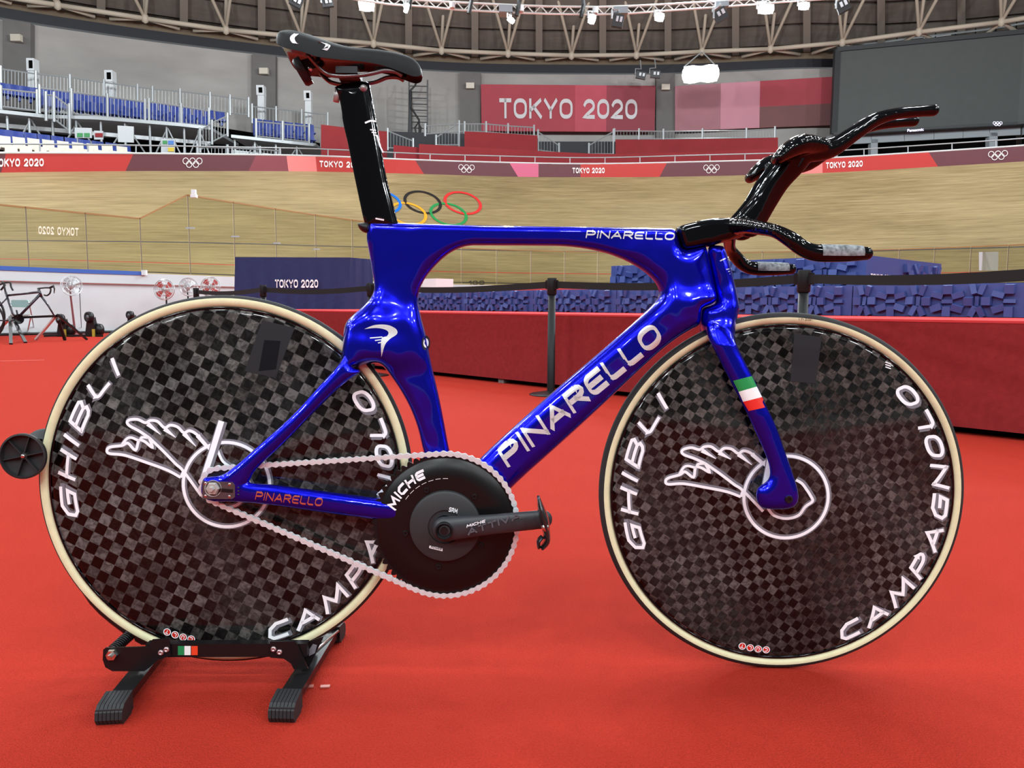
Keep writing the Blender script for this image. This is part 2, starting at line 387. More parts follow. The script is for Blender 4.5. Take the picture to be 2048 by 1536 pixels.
# five big rings painted on the track
ring_cols = [((20, 110, 225), 765, 405), ((38, 34, 34), 845.4, 405.5), ((214, 50, 48), 925.5, 407), ((232, 160, 40), 816, 428.5), ((40, 140, 74), 897, 429.5)]
eo = thing('track_emblem', 'five interlocking coloured rings painted on the timber bank of the track', 'emblem', tuple(trk_py(845, 415)))
for (c, cx, cy) in ring_cols:
    rb = MB(); ca, sa = math.cos(math.radians(14)), math.sin(math.radians(14))
    def fr(a, b, cx=cx, cy=cy): return trk_py(cx + 39 * a * ca - 22 * b * sa, cy + 39 * a * sa + 22 * b * ca, .03)
    ring(rb, 0, 0, .93, .16, fr, 44)
    rb.build('painted_ring', mat('ring_%d_%d_%d' % c, c, rough=.5), eo)
for (tx, x0, y0, h) in (('100', 938, 570, 8), ('170', 1950, 571, 8)):
    tb = stroke_text(tx, lambda x, y, x0=x0, y0=y0, h=h: trk_py(x0 + x * 10, y0 - y * h, .02), th=.2, gap=.4)
    o = tb.build('track_number', mat('dark_print', (60, 52, 44), rough=.6)); tag(o, 'small dark number painted low on the timber track, ' + ('behind the white board' if tx == '100' else 'right of the podium'), 'number')
o = MB().prism([P(1958, 504, 25.5), P(1997, 503.5, 25.5), P(1996, 541, 25.5), P(1958, 541, 25.5)], (0, .004, 0)).build('notice_sheet', mat('pale_grey_sheet', (196, 200, 204), rough=.6))
tag(o, 'blank pale grey sheet on the fence right of the podium', 'sheet')

# ---- boards along the top of the track
SEG = [  # top-left, top-right, bottom-left, bottom-right pixel columns, material, phrase
 (-430, 12, -430, 2, m_maroon, 'dark maroon advertising board at the far left end of the track top'),
 (12, 267, 2, 251, m_red, 'red advertising board above the glass fence corner, with white lettering'),
 (267, 512, 251, 497, m_maroon, 'maroon advertising board with white rings above the navy cloth desk'),
 (512, 573, 497, 577, m_wine, 'wine advertising board between the maroon board and a pink one'),
 (573, 631, 577, 634, m_pink, 'salmon pink advertising board left of the seat post'),
 (631, 830, 634, 848, m_red, 'red advertising board with white lettering behind the seat post'),
 (830, 1019, 848, 1036, m_maroon, 'maroon advertising board with white rings right of the seat post'),
 (1019, 1077, 1036, 1077, m_magenta, 'magenta pink advertising board above the top tube'),
 (1077, 1161, 1077, 1161, m_maroon, 'short maroon advertising board right of the magenta one'),
 (1161, 1334, 1161, 1319, m_red, 'red advertising board with white lettering under the big banner'),
 (1334, 1562, 1319, 1574, m_maroon, 'maroon advertising board with white rings behind the arm rests'),
 (1562, 1645, 1574, 1645, m_pink, 'salmon pink advertising board just right of the arm rests'),
 (1645, 1857, 1645, 1876, m_red, 'red advertising board with white lettering below the big screen'),
 (1857, 2480, 1876, 2480, m_maroon, 'maroon advertising board with white rings at the right edge'),
]
def bpt(px, t, off=0.0):              # point on the board face: t 0 bottom .. 1 top
    a = P(px, fOB(px), fOY(px) - off); b = P(px, fOT(px), fOY(px) - off); return a + (b - a) * t
for (tl, trr, bl, br, m, lab) in SEG:
    n = max(2, int((trr - tl) / 25)); fr_, bk_ = [], []
    for i in range(n + 1):
        s = i / n
        a = bpt(bl + (br - bl) * s, 0); b = bpt(tl + (trr - tl) * s, 1); fr_.append([a, b]); bk_.append([b + np.array([0, .05, 0]), a + np.array([0, .05, 0])])
    mb = MB().grid([f + b + [f[0]] for f, b in zip(fr_, bk_)])
    ro = mb.build('advertising_board', m); tag(ro, lab, 'board', 'boards along the top of the track')
    ORIG[ro.name] = np.array(ro.location)
    for (tx, x0, x1, tt) in (('TOKYO 2020', -13, 87, .5), ('TOKYO 2020', 639, 727, .5), ('TOKYO 2020', 1145, 1209, .5), ('TOKYO 2020', 1652, 1725, .52)):
        if tl <= (x0 + x1) / 2 < trr or (tl == -430 and False) or (x0 == 1145 and tl == 1161):
            W = text_width(tx, .5) + .2
            def fm(x, y, x0=x0, x1=x1, W=W): return bpt(x0 + (x1 - x0) * x / W, .30 + .42 * y, .03)
            stroke_text(tx, fm, th=.24, gap=.5).build('lettering', m_letter, ro)
    for cx in (385, 933, 1423, 1996):
        if tl <= cx < trr:
            rb = MB(); sc = 19 if cx in (385, 1996) else 15.5
            for (a, b) in RINGS: ring(rb, a, b, .92, .2, lambda x, y, cx=cx, sc=sc: bpt(cx + x * sc / 3.1, .6 + y * .2, .03), 24)
            rb.build('ring_emblem', m_letter, ro)
wtr = MB().tube([bpt(x, 1.0, .02) + np.array([0, .03, .02]) for x in XS], .03, 5)
structure(wtr.build('trim_3', m_white))
# tubular rail above the boards
rt = thing('track_railing', 'thin grey tubular railing above the advertising boards', 'railing', tuple(bpt(1020, 1)))
def rpt(px, k=1.0): return bpt(px, 1.0 + .48 * k, -.15)
MB().tube([rpt(x) for x in XS], .028, 6).build('top_rail', m_steel, rt, smooth=True)
for x in list(range(-400, 660, 96)) + list(range(720, 1560, 70)) + list(range(1640, 2480, 88)):
    MB().cyl(rpt(x, 0), rpt(x), .022, n=6).build('post', m_steel, rt)

# ---- glass fence on the wall
m_glass = bpy.data.materials.new('fence_glass'); m_glass.use_nodes = True; nt = m_glass.node_tree; nt.nodes.clear()
outn = nt.nodes.new('ShaderNodeOutputMaterial'); tn = nt.nodes.new('ShaderNodeBsdfTransparent'); gn = nt.nodes.new('ShaderNodeBsdfGlossy'); mxn = nt.nodes.new('ShaderNodeMixShader')
tn.inputs[0].default_value = (.90, .90, .84, 1); gn.inputs['Roughness'].default_value = .05; mxn.inputs[0].default_value = .05
nt.links.new(tn.outputs[0], mxn.inputs[1]); nt.links.new(gn.outputs[0], mxn.inputs[2]); nt.links.new(mxn.outputs[0], outn.inputs[0])
jl = [-310, -185, -62, 57, 175, 283]; jt = [380, 470, 553, 632, 705, 778]; jr = [850]
while jr[-1] < 2440: jr.append(jr[-1] + 1.24 * FPX / fIN(jr[-1]))
joints = jl + jt + jr
def fh(px):
    if px <= 283: return 1.24
    if px in jt: return interp(px, [380, 778], [1.93, 1.80])
    return 1.22
gf = thing('glass_fence', 'clear glass fence with timber rail along the inside of the track', 'fence', tuple(PXZ(900, fIN(900), ZW)))
for a, b in zip(joints[:-1], joints[1:]):
    ha, hb = fh(a), fh(b)
    if a == 778: hb = 1.22
    pa, pb = PXZ(a + 1.2, fIN(a), ZW + .03), PXZ(b - 1.2, fIN(b), ZW + .03); up = np.array([0, 0, 1.])
    th = np.array([.0, .012, 0])
    MB().prism([pa, pb, pb + up * hb, pa + up * ha], th).build('glass_pane', m_glass, gf)
    MB().bar(pa + up * (ha + .02), pb + up * (hb + .02), .05, .035).build('top_rail', m_railwood, gf)
    MB().bar(pa, pa + up * ha, .014, .02).build('pane_joint', mat('joint_grey', (120, 112, 98), rough=.5), gf)
for jx, dz in ((380, 1.17), (470, 1.06), (553, .98), (632, .9), (745, .93)):
    q = PXZ(jx, fIN(jx) - .03, ZW + dz)
    MB().box(q, (.22, .03, .04)).build('clamp', m_steel, gf)
q = PXZ(388, fIN(388), ZW + 1.97)
fc = tag(MB().box(q + np.array([0, 0, .1]), (.10, .1, .12)).box(q + np.array([0, 0, .0]), (.14, .12, .08)).build('fence_camera', m_white), 'small white camera box on the highest corner of the glass fence', 'camera')
gtx = MB(); W = text_width('TOKYO 2020', .5) + .2
stroke_text('TOKYO 2020', lambda x, y: P(157 - 80 * x / W, interp(157 - 80 * x / W, [77, 157], [468, 472]) - 16 * y + 0, interp(157 - 80 * x / W, [57, 175], [fIN(57), fIN(175)]) - .02), th=.2, gap=.5, mb=gtx)
gtx.build('fence_lettering', mat('frosted_print', (236, 234, 214), rough=.6), gf)
# ================================================================== BACK OF THE HALL
WX = [-440, 0, 280, 550, 830, 1000, 1330, 1500, 1640, 1760, 2048, 2500]; WY = [30, 34.5, 37, 39.3, 41.5, 42, 42, 41.3, 40.6, 41.2, 39.6, 35.5]
fW = smooth1(WX, WY); ZT = 12.8
wb_ = MB().grid([[PXZ(x, fW(x), 3.0), PXZ(x, fW(x), 7.0), PXZ(x, fW(x), ZT)] for x in XS]); structure(wb_.build('wall_back', m_concrete))
nb = MB().grid([[PXZ(x, fW(x) - .25, ZT), PXZ(x, fW(x) - .25, ZT + .42), PXZ(x, fW(x), ZT + .42)] for x in XS]); structure(nb.build('trim_1', m_navyband))
bb_ = MB().grid([[PXZ(x, fW(x) - .1, ZT + .4), PXZ(x, fW(x) - .1, ZT + .75), PXZ(x, fW(x) + .4, ZT + .95)] for x in XS]); structure(bb_.build('trim_2', m_brown))
for i, (a, b) in enumerate(((5, 61), (505, 551), (920, 961), (1312, 1350))):
    n = np.array([0, .3, 0]); q = [PXZ(a, fW(a) - .3, 4), PXZ(b, fW(b) - .3, 4), PXZ(b, fW(b) - .3, ZT - .05), PXZ(a, fW(a) - .3, ZT - .05)]
    structure(MB().prism(q, n).build('wall_pier_%d' % (i + 1), m_concrete_d))
    c = (a + b) / 2
    py = py_of(PXZ(c, fW(c), ZT)) + 32 - (6 if i > 1 else 0)
    o = MB().box(P(c, py, fW(c) - .5), (.42, .2, .28)).build('wall_box', m_offwhite)
    tag(o, ['small cream box high on the leftmost dark wall pier', 'small cream box on the dark pier left of the saddle', 'small cream box on the dark pier left of the big banner', 'small cream box on the dark pier right of the big banner'][i], 'box', 'boxes on the wall piers')
# roof: boarding in bays between ribs
def roof(px, t): return PXZ(px, fW(px) + .5 - 12.0 * t, ZT + .9 + 10.0 * t)
nodes_px = [-190, -40, 115, 290, 452, 603, 747, 883, 1016, 1143, 1273, 1404, 1541, 1685, 1838, 2003, 2180]
ce = MB().grid([[roof(x, t) + np.array([0, .1, .12]) for t in np.linspace(-.02, 1.3, 4)] for x in XS]); ceo = structure(ce.build('ceiling', mat('roof_gap_dark', (66, 58, 52), rough=.9)))
ribs = [-260, -130, 20, 205, 370, 525, 668, 818, 950, 1078, 1205, 1335, 1470, 1612, 1760, 1920, 2090, 2250]
rows = np.linspace(0.03, 1.2, 17)
for a, b in zip(ribs[:-1], ribs[1:]):
    for r0, r1 in zip(rows[:-1], rows[1:]):
        e = (r1 - r0) * .07
        MB().hexa([roof(a, r0 + e), roof(b, r0 + e), roof(b, r1 - e), roof(a, r1 - e)] + [roof(a, r0 + e) + (0, .06, .08), roof(b, r0 + e) + (0, .06, .08), roof(b, r1 - e) + (0, .06, .08), roof(a, r1 - e) + (0, .06, .08)]).build('roof_board', m_roofwood, ceo)
for a in ribs:
    MB().bar(roof(a, .0) + (0, -.15, -.15), roof(a, 1.2) + (0, -.15, -.15), .34, .3).build('roof_rib', m_roofrib, ceo)
# ring truss
NODE = {}
npy = np.interp(nodes_px, [-190, -40, 115, 290, 452, 603, 747, 883, 1016, 1143, 1273, 1404, 1541, 1685, 1838, 2003, 2180], [-38, -14, 10, 37, 60, 74, 87, 101, 107, 111, 110, 103, 98, 85, 64, 44, 14])
ZC = 13.5; npt = [PZ(x, y, ZC) for x, y in zip(nodes_px, npy)]
rt = thing('roof_truss', 'beige tubular steel ring truss under the roof', 'truss', tuple(npt[8]))
for i, p in enumerate(npt):
    MB().lathe([(.02, -.22), (.13, -.15), (.17, 0), (.13, .15), (.02, .22)], p, (0, 0, 1), 12).build('node_ball', m_beige, rt, smooth=True)
    if i < len(npt) - 1:
        MB().cyl(p, npt[i + 1], .105, n=10).build('ring_chord', m_beige, rt, smooth=True)
        m = (p + npt[i + 1]) / 2; xm = px_of(m); w = PXZ(xm, fW(xm) - .35, ZT + .62)
        dx = (npt[i + 1] - p) / np.linalg.norm(npt[i + 1] - p) * .3
        MB().cyl(p, w - dx, .085, n=8).build('brace', m_beige, rt, smooth=True)
        MB().cyl(npt[i + 1], w + dx, .085, n=8).build('brace', m_beige, rt, smooth=True)
    x = nodes_px[i]
    up = np.array([0, -2.6, 5.6]); tang = (npt[min(i + 1, len(npt) - 1)] - npt[max(i - 1, 0)]); tang /= np.linalg.norm(tang)
    for s, rr in ((-1.9, .078), (1.9, .078)):
        MB().cyl(p, p + up + tang * s, rr, n=8).build('diagonal', m_beige, rt, smooth=True)
    MB().cyl(p, p + np.array([0, -.3, 5.2]) + tang * .3, .085, n=8).build('upright', m_beige, rt, smooth=True)
# service walkway behind the chord
ww = thing('service_walkway', 'thin steel service walkway running behind the ring truss', 'walkway', tuple(npt[8] + (0, .8, .3)))
offs = [PZ(x, y - 3, ZC + .55) + np.array([0, 1.2, 0]) for x, y in zip(nodes_px, npy)]
MB().tube(offs, .05, 6).build('handrail', m_steel, ww); MB().tube([q - np.array([0, 0, .35]) for q in offs], .06, 6).build('edge_beam', mat('walk_grey', (120, 118, 114), rough=.5), ww)
for i in range(len(offs) - 1):
    for k in range(4):
        q = offs[i] + (offs[i + 1] - offs[i]) * (k + .5) / 4
        MB().cyl(q - np.array([0, 0, .35]), q + np.array([0, 0, .12]), .03, n=5).build('post', m_blackm, ww)
    if i % 2 == 0:
        a_, b_ = offs[i] + (offs[i + 1] - offs[i]) * .25, offs[i] + (offs[i + 1] - offs[i]) * .6
        MB().bar(a_ + (0, .2, .05), b_ + (0, .2, .05), .1, .08).build('tube_light', mat('cool_tube', (225, 235, 240), emit=.9), ww)

# banners
def quad_banner(name, px4, Yoff, cols, label):
    """px4 = TL TR BR BL; cols = list of (u0,u1,v0,v1,mat)"""
    TL, TR, BR, BL = [P(x, y, fW(x) - Yoff) for x, y in px4]
    def f(u, v): return (BL * (1 - u) + BR * u) * (1 - v) + (TL * (1 - u) + TR * u) * v
    base = MB(); o = None
    for k, (u0, u1, v0, v1, m) in enumerate(cols):
        b = MB().hexa([f(u0, v0), f(u1, v0), f(u1, v1), f(u0, v1)] + [f(u0, v0) + (0, .04, 0), f(u1, v0) + (0, .04, 0), f(u1, v1) + (0, .04, 0), f(u0, v1) + (0, .04, 0)])
        if o is None: o = b.build(name, m); tag(o, label, 'banner'); ORIG[o.name] = np.array(o.location)
        else: b.build('fabric_field', m, o)
    return o, f
b_red = mat('banner_red', (172, 72, 82), rough=.8, noise=.05, nscale=.8); b_red2 = mat('banner_rose', (192, 84, 98), rough=.8, noise=.05, nscale=.8); b_dk = mat('banner_maroon', (150, 70, 80), rough=.8, noise=.06, nscale=.8)
b_pk = mat('banner_pink', (206, 142, 156), rough=.8, noise=.04, nscale=.8); b_dust = mat('banner_dusty', (172, 118, 126), rough=.8, noise=.1, nscale=.8); b_br = mat('banner_brown', (124, 84, 84), rough=.8, noise=.06, nscale=.8)
o, f = quad_banner('hall_banner', [(961.5, 168.5), (1311, 171.5), (1309, 264), (963, 262)], .5, [(0, .54, 0, 1, b_red), (.54, .72, 0, 1, b_red2), (.72, 1, 0, 1, b_dk)], 'large red banner with big white lettering on the back wall')
W = text_width('TOKYO 2020', .42) + .2
stroke_text('TOKYO 2020', lambda x, y: f(.105 + .792 * x / W, .27 + .43 * y) + np.array([0, -.05, 0]), th=.2, gap=.42).build('lettering', mat('banner_print', (214, 210, 212), rough=.7), o)
o, f = quad_banner('hall_banner', [(1350, 172), (1672, 153), (1669, 250), (1350, 262)], .5, [(0, .29, 0, 1, b_dust), (.29, .535, 0, 1, b_pk), (.535, 1, .45, 1, b_red), (.535, 1, 0, .45, b_br)], 'plain banner in dusty pink and red fields left of the screen')
# big screen
sc = thing('video_screen', 'huge dark grey video screen high on the right wall', 'screen', tuple(PXZ(1850, 37, 7.5)))
sq = [PZ(1674, 100, ZT + .3), PZ(2048, 64, ZT + .3), PZ(2420, 8, ZT + .3)]; zb = None
low = [PXZ(px_of(q), q[1], 0) for q in sq]
dz = [P(1670, 268, sq[0][1]), P(2048, 247, sq[1][1]), P(2420, 206, sq[2][1])]
bot = [np.array([q[0], q[1], d[2]]) for q, d in zip(sq, dz)]
MB().grid([[b, t] for b, t in zip(bot, sq)]).build('display', m_screen, sc)
for i in range(2):
    MB().bar(bot[i], bot[i + 1], .25, .12).build('frame_edge', mat('screen_edge', (50, 52, 54), rough=.5), sc); MB().bar(sq[i], sq[i + 1], .25, .2).build('frame_edge', A('screen_edge'), sc)
MB().bar(bot[0], sq[0], .25, .25).build('frame_edge', A('screen_edge'), sc)
m_lit = mat('lit_sign', (225, 220, 255), emit=1.3)
cu = bpy.data.curves.new('sign_text', 'FONT'); cu.body = 'Panasonic'; cu.size = 1; cu.offset = .02
to = bpy.data.objects.new('sign_text', cu); COL.objects.link(to); dg = bpy.context.evaluated_depsgraph_get(); tm = bpy.data.meshes.new_from_object(to.evaluated_get(dg)); COL.objects.unlink(to); bpy.data.objects.remove(to)
vv = np.array([v.co[:] for v in tm.vertices]); vv[:, 0] /= vv[:, 0].max(); 
def scr(px, py, off=.2):
    k = 0 if px < 2048 else 1; n = np.cross(bot[k + 1] - bot[k], (0, 0, 1)); n /= np.linalg.norm(n); q = PL(px, py, bot[k], n); return q - (n if n[1] > 0 else -n) * off
smb = MB().add([scr(1813 + 33 * x, interp(1813 + 33 * x, [1813, 1846], [265.5, 263]) - 7.5 * y) for x, y, _ in vv], [tuple(p.vertices) for p in tm.polygons]); smb.build('brand_lettering', m_lit, sc)
rb = MB()
for (a, b) in RINGS: ring(rb, a, b, .92, .3, lambda x, y: scr(1993 + x * 2.9, 248 - y * 2.9, .2), 20)
rb.build('ring_emblem', m_lit, sc)
# facade under the screen
fd = thing('facade_frame', 'grey panel facade with dark openings under the screen', 'facade', tuple(PXZ(1850, 38, 6)))
def fac(px, py): return scr(px, py, -.5)
fb = MB(); 
xs2 = [1655, 1709, 1745, 1812, 1872, 1931, 1985, 2048, 2110, 2200, 2300]
for a, b in zip(xs2[:-1], xs2[1:]):
    t0, t1 = interp(a, [1670, 2048, 2420], [268, 247, 206]), interp(b, [1670, 2048, 2420], [268, 247, 206])
    MB().prism([fac(a + .5, t0 + 18), fac(b - .5, t1 + 18), fac(b - .5, t1), fac(a + .5, t0)], (0, .15, 0)).build('facade_panel', m_facade, fd)
for a, b in ((1662, 1677), (1744, 1758), (1984, 2001), (2230, 2250)):
    t0 = interp(a, [1670, 2048, 2420], [268, 247, 206])
    MB().prism([fac(a, 330), fac(b, 330), fac(b, t0 + 10), fac(a, t0 + 10)], (0, .3, 0)).build('pillar', m_facade, fd)
for (xa, ya, yb), (xc, yc, yd) in (((1650, 335, 265), (2047, 318, 248)), ((2049, 318, 246), (2440, 290, 200))): MB().prism([scr(xa, ya, -1.2), scr(xc, yc, -1.2), scr(xc, yd, -1.2), scr(xa, yb, -1.2)], (0, .1, 0)).build('dark_opening', m_dark, fd)
MB().prism([scr(1684, 312, -1.0), scr(1697, 311, -1.0), scr(1697, 308, -1.0), scr(1684, 309, -1.0)], (0, .05, 0)).build('exit_light', mat('exit_green', (150, 235, 160), emit=.8), fd)
MB().prism([scr(1706, 314, -1.0), scr(1742, 311, -1.0), scr(1742, 305, -1.0), scr(1706, 308, -1.0)], (0, .05, 0)).build('red_panel', m_fabred, fd)

# red fabric fronts behind the boards
def front(name, pts, off, label, m=m_fabred):
    n = len(pts); MBx = MB()
    G_ = [[P(x, fOT(x) + 12, fOY(x) + off), P(x, y, fOY(x) + off), P(x, y, fOY(x) + off) + np.array([0, .12, 0])] for x, y in pts]
    o = MBx.grid(G_).build(name, m); tag(o, label, 'screen fabric', 'red fabric fronts behind the boards'); return o
front('fabric_front', [(642, 249), (700, 256), (774, 263)], 2.6, 'red fabric front immediately left of and behind the seat post')
front('fabric_front', [(787, 290), (838, 295)], 1.6, 'low dark red fabric front below the wall ladder', mat('red_fabric_d', (140, 40, 46), rough=.9))
front('fabric_front', [(838, 288), (950, 294.5), (1075, 302), (1177, 307), (1233, 308), (1400, 304), (1560, 296)], 1.4, 'long low red fabric front just above the advertising boards')
front('fabric_front', [(929, 262.5), (1000, 266), (1075, 271)], 2.6, 'tall red fabric front below the left part of the big banner')
front('fabric_front', [(1231, 279), (1320, 279), (1440, 277.5), (1556, 275)], 2.6, 'wide tall red fabric front below the two banners')
# dark portal between the fronts
o = MB().prism([P(1060, 320, 39.5), P(1250, 320, 39.5), P(1250, 283, 39.5), P(1060, 283, 39.5)], (0, .1, 0)).build('dark_portal', mat('portal_grey', (62, 62, 66), rough=.8)); tag(o, 'dark grey entrance portal under the big banner', 'portal')
o = MB().prism([P(755, 318, 39), P(935, 318, 39), P(935, 268, 39), P(755, 262, 39)], (0, .1, 0)).build('dark_portal', A('portal_grey')); tag(o, 'dark grey entrance opening beside the wall ladder', 'portal')

# steel barriers with balusters
def barrier(pts, label, off=2.4, step=6.2, group='steel barriers of the stands', fY=fOY):
    """pts: (px, py_top, py_bottom)"""
    q0 = P(pts[0][0], pts[0][2], fY(pts[0][0]) + off)
    t = thing('steel_barrier', label, 'barrier', tuple(q0), group)
    tp = [P(x, a, fY(x) + off) for x, a, b in pts]; bt = [P(x, b, fY(x) + off) for x, a, b in pts]
    MB().tube(tp, .03, 5).build('top_rail', m_steel, t); MB().tube(bt, .03, 5).build('bottom_rail', m_steel, t)
    xs = [p[0] for p in pts]; bl = MB()
    x = xs[0]
    while x < xs[-1]:
        ya = interp(x, xs, [p[1] for p in pts]); yb = interp(x, xs, [p[2] for p in pts])
        bl.cyl(P(x, yb, fY(x) + off), P(x, ya, fY(x) + off), .010, n=4, cap=False); x += step
    o = bl.build('balusters', m_steel, t); o['kind'] = 'stuff'
    for i in range(len(pts)):
        MB().cyl(bt[i] - np.array([0, 0, .1]), tp[i] + np.array([0, 0, .12]), .05, n=6).build('post', m_steel, t)
    return t
barrier([(850, 252, 268), (929, 248, 263), (972, 248, 264), (1016, 252, 268), (1068, 255, 271)], 'steel barrier along the top of the tall red front left of the portal', 3)
barrier([(1076, 264, 300), (1118, 291, 306)], 'sloping steel stair barrier left of the dark portal', 3)
barrier([(1178, 291, 308), (1227, 263, 308)], 'sloping steel stair barrier right of the dark portal', 3)
barrier([(1229, 262, 279), (1278, 262, 278), (1327, 263, 278), (1405, 262, 277), (1493, 261, 276), (1550, 258, 275)], 'long steel barrier above the wide red front under the banners', 3)
barrier([(775, 262, 296), (826, 282, 296)], 'steel stair barrier just right of the seat post', 3)
barrier([(872, 275, 290), (918, 246, 290)], 'sloping steel stair barrier right of the wall ladder', 3)
# ladder, cables and column speaker on the wall
ld = thing('wall_ladder', 'dark grey ladder fixed to the concrete wall right of the saddle', 'ladder', tuple(P(838, 275, 40)))
for x in (818, 855): MB().cyl(P(x, 288, 40), P(x, 160, 40), .04, n=5).build('stile', mat('ladder_grey', (86, 86, 88), rough=.5), ld)
for y in range(172, 288, 12): MB().cyl(P(818, y, 40), P(855, y + 1, 40), .03, n=5).build('rung', A('ladder_grey'), ld)
o = MB().prism([P(815, 275, 39.4), P(823, 275, 39.4), P(823, 180, 39.4), P(818, 180, 39.4)], (0, .3, 0)).build('column_speaker', m_black); tag(o, 'black column speaker standing beside the wall ladder', 'speaker')
cb = MB().tube([P(x, y, 39.2) for x, y in ((838, 150), (830, 172), (820, 182), (822, 215), (838, 240), (839, 262), (834, 275), (830, 255), (836, 246), (842, 256), (838, 278))], .05, 5)
tag(cb.build('hanging_cable', m_black, smooth=True), 'looped black cable hanging beside the wall ladder', 'cable')
# ================================================================== GRANDSTAND ON THE LEFT
def fS(px): return fOY(px) + 4.0
def deck(pts, label):
    t = thing('stand_deck', label, 'stand', tuple(P(pts[0][0], pts[0][1], fS(pts[0][0]))))
    for (xa, ya), (xb, yb) in zip(pts[:-1], pts[1:]):
        a, b = P(xa, ya, fS(xa)), P(xb, yb, fS(xb)); d = np.array([0, 0, .12]); k = np.array([0, 3.2, .0])
        MB().hexa([a - d, b - d, b, a, a - d + k, b - d + k, b + k, a + k]).build('deck_beam', m_steel, t)
        for s in (0.02, .5):
            q = a + (b - a) * s
            MB().cyl(q + (0, .3, -.1), q + (0, .3, -2.2), .045, n=6).build('scaffold_post', m_steel, t)
        MB().cyl(a + (0, .4, -1.5), a + (b - a) * .5 + (0, .4, -.15), .03, n=5).build('scaffold_brace', m_steel, t)
        MB().cyl(a + (b - a) * .5 + (0, .4, -.15), b + (0, .4, -1.5), .03, n=5).build('scaffold_brace', m_steel, t)
    a, b = pts[0], pts[-1]
    MB().bar(P(a[0], a[1] + 34, fS(a[0]) + .5), P(b[0], b[1] + 34, fS(b[0]) + .5), .08, .14).build('ledger', m_white, t)
    return t
deck([(-240, 196), (-110, 207), (0, 219), (92, 229), (190, 232), (290, 240), (360, 246), (420, 253)], 'long upper seating deck on steel scaffolding at the left')
deck([(462, 269), (545, 278), (632, 287)], 'short lower seating deck on steel scaffolding left of the red front')
o = MB().grid([[P(x, y1, fS(x) + 3.0), P(x, y0, fS(x) + 3.0)] for x, y0, y1 in ((-240, 200, 300), (0, 218, 308), (290, 240, 312), (420, 252, 316), (640, 286, 318))]).build('under_deck_shade', m_dark)  # black sheet stands in for the deep shade under the decks
tag(o, 'black sheet standing in for the shade under the seating decks', 'backdrop')
def seat_mesh(name, m, w=.37, h=.62):
    b = MB(); n = 6
    # curved backrest
    fr = [[(w / 2 * s, -.03 * (1 - s * s) * -1 + .08 * (z / h), z) for z in np.linspace(.18, h, 4)] for s in np.linspace(-1, 1, n)]
    bk = [[(x * .96, y + .04, z) for (x, y, z) in r] for r in fr]
    b.grid(fr); b.grid([r[::-1] for r in bk]); b.grid([[fr[i][-1], bk[i][-1]] for i in range(n)]); b.grid([[fr[0][j], bk[0][j]] for j in range(4)]); b.grid([[bk[-1][j], fr[-1][j]] for j in range(4)])
    k_ = w * .42; b.hexa([(-k_, -.30, .17), (k_, -.30, .17), (k_, .05, .15), (-k_, .05, .15), (-k_, -.30, .21), (k_, -.30, .21), (k_, .05, .19), (-k_, .05, .19)])
    b.box((0, -.1, .08), (.08, .2, .16))
    return b.mesh(name, m)
me_blue = seat_mesh('stand_seat_blue', m_blueseat); me_wh = seat_mesh('stand_seat_cream', m_offwhite, .34, .6)
def place_seats(me, pts, step, fY, label, group, dy=0.0, hpx=0):
    xs = [p[0] for p in pts]; x = xs[0] + step / 2; ords = []
    while x < xs[-1]:
        y = interp(x, xs, [p[1] for p in pts]); q = P(x, y, fY(x))          # top of the backrest
        o = bpy.data.objects.new('stadium_chair', me); COL.objects.link(o)
        o.location = q - np.array([0, 0, .6]); q2 = P(x + step, interp(x + step, xs, [p[1] for p in pts]), fY(x + step))
        o.rotation_euler = (0, 0, math.atan2(q2[1] - q[1], q2[0] - q[0])); ords.append(o); x += step
    vis = [o for o in ords]
    for i, o in enumerate(vis): tag(o, ORD[i] + (' from the left, ' if i else ', ') + label, 'seat', group)
ORD = ['leftmost', 'second', 'third', 'fourth', 'fifth', 'sixth', 'seventh', 'eighth', 'ninth', 'tenth', 'eleventh', 'twelfth', 'thirteenth', 'fourteenth', 'fifteenth', 'sixteenth', 'seventeenth', 'eighteenth', 'nineteenth', 'twentieth', 'twenty-first', 'twenty-second']
place_seats(me_blue, [(2, 165), (80, 177), (145, 186), (230, 197), (290, 204), (350, 212), (420, 220), (456, 226)], 22.5, lambda x: fS(x) + 1.5, 'blue folding seat in the row behind the upper deck railing', 'blue seats on the upper deck')
place_seats(me_blue, [(80, 190), (145, 199), (230, 209), (290, 217), (350, 225), (420, 234)], 22.5, lambda x: fS(x) + .8, 'blue folding seat in the front row of the upper deck', 'front blue seats on the upper deck')
place_seats(me_blue, [(505, 237), (630, 250)], 21, lambda x: fS(x) + 1.5, 'blue folding seat in the rear row of the lower deck', 'blue seats on the lower deck')
place_seats(me_blue, [(505, 250), (630, 264)], 21, lambda x: fS(x) + .8, 'blue folding seat in the front row of the lower deck', 'front blue seats on the lower deck')
place_seats(me_blue, [(-6, 257.5), (0, 258), (255, 290)], 27, lambda x: fOY(x) + 2.4, 'blue seat in the row directly behind the cream seats', 'blue seats behind the cream seats')
place_seats(me_wh, [(-6, 269.5), (0, 270), (266, 294)], 29.5, lambda x: fOY(x) + 1.7, 'cream seat in the upper of two rows behind the boards', 'upper cream seats behind the boards')
place_seats(me_wh, [(8, 287.5), (14, 288), (266, 303)], 29.5, lambda x: fOY(x) + 1.1, 'cream seat in the lower of two rows just behind the boards', 'lower cream seats behind the boards')
barrier([(2, 178, 213), (74, 186, 222)], 'steel barrier at the far left end of the upper deck', 0.05, 7, fY=fS)
barrier([(79, 176, 221), (143, 184, 228), (215, 194, 234), (290, 204, 241)], 'steel barrier on the upper deck edge above the cream seats', 0.05, 7.5, fY=fS)
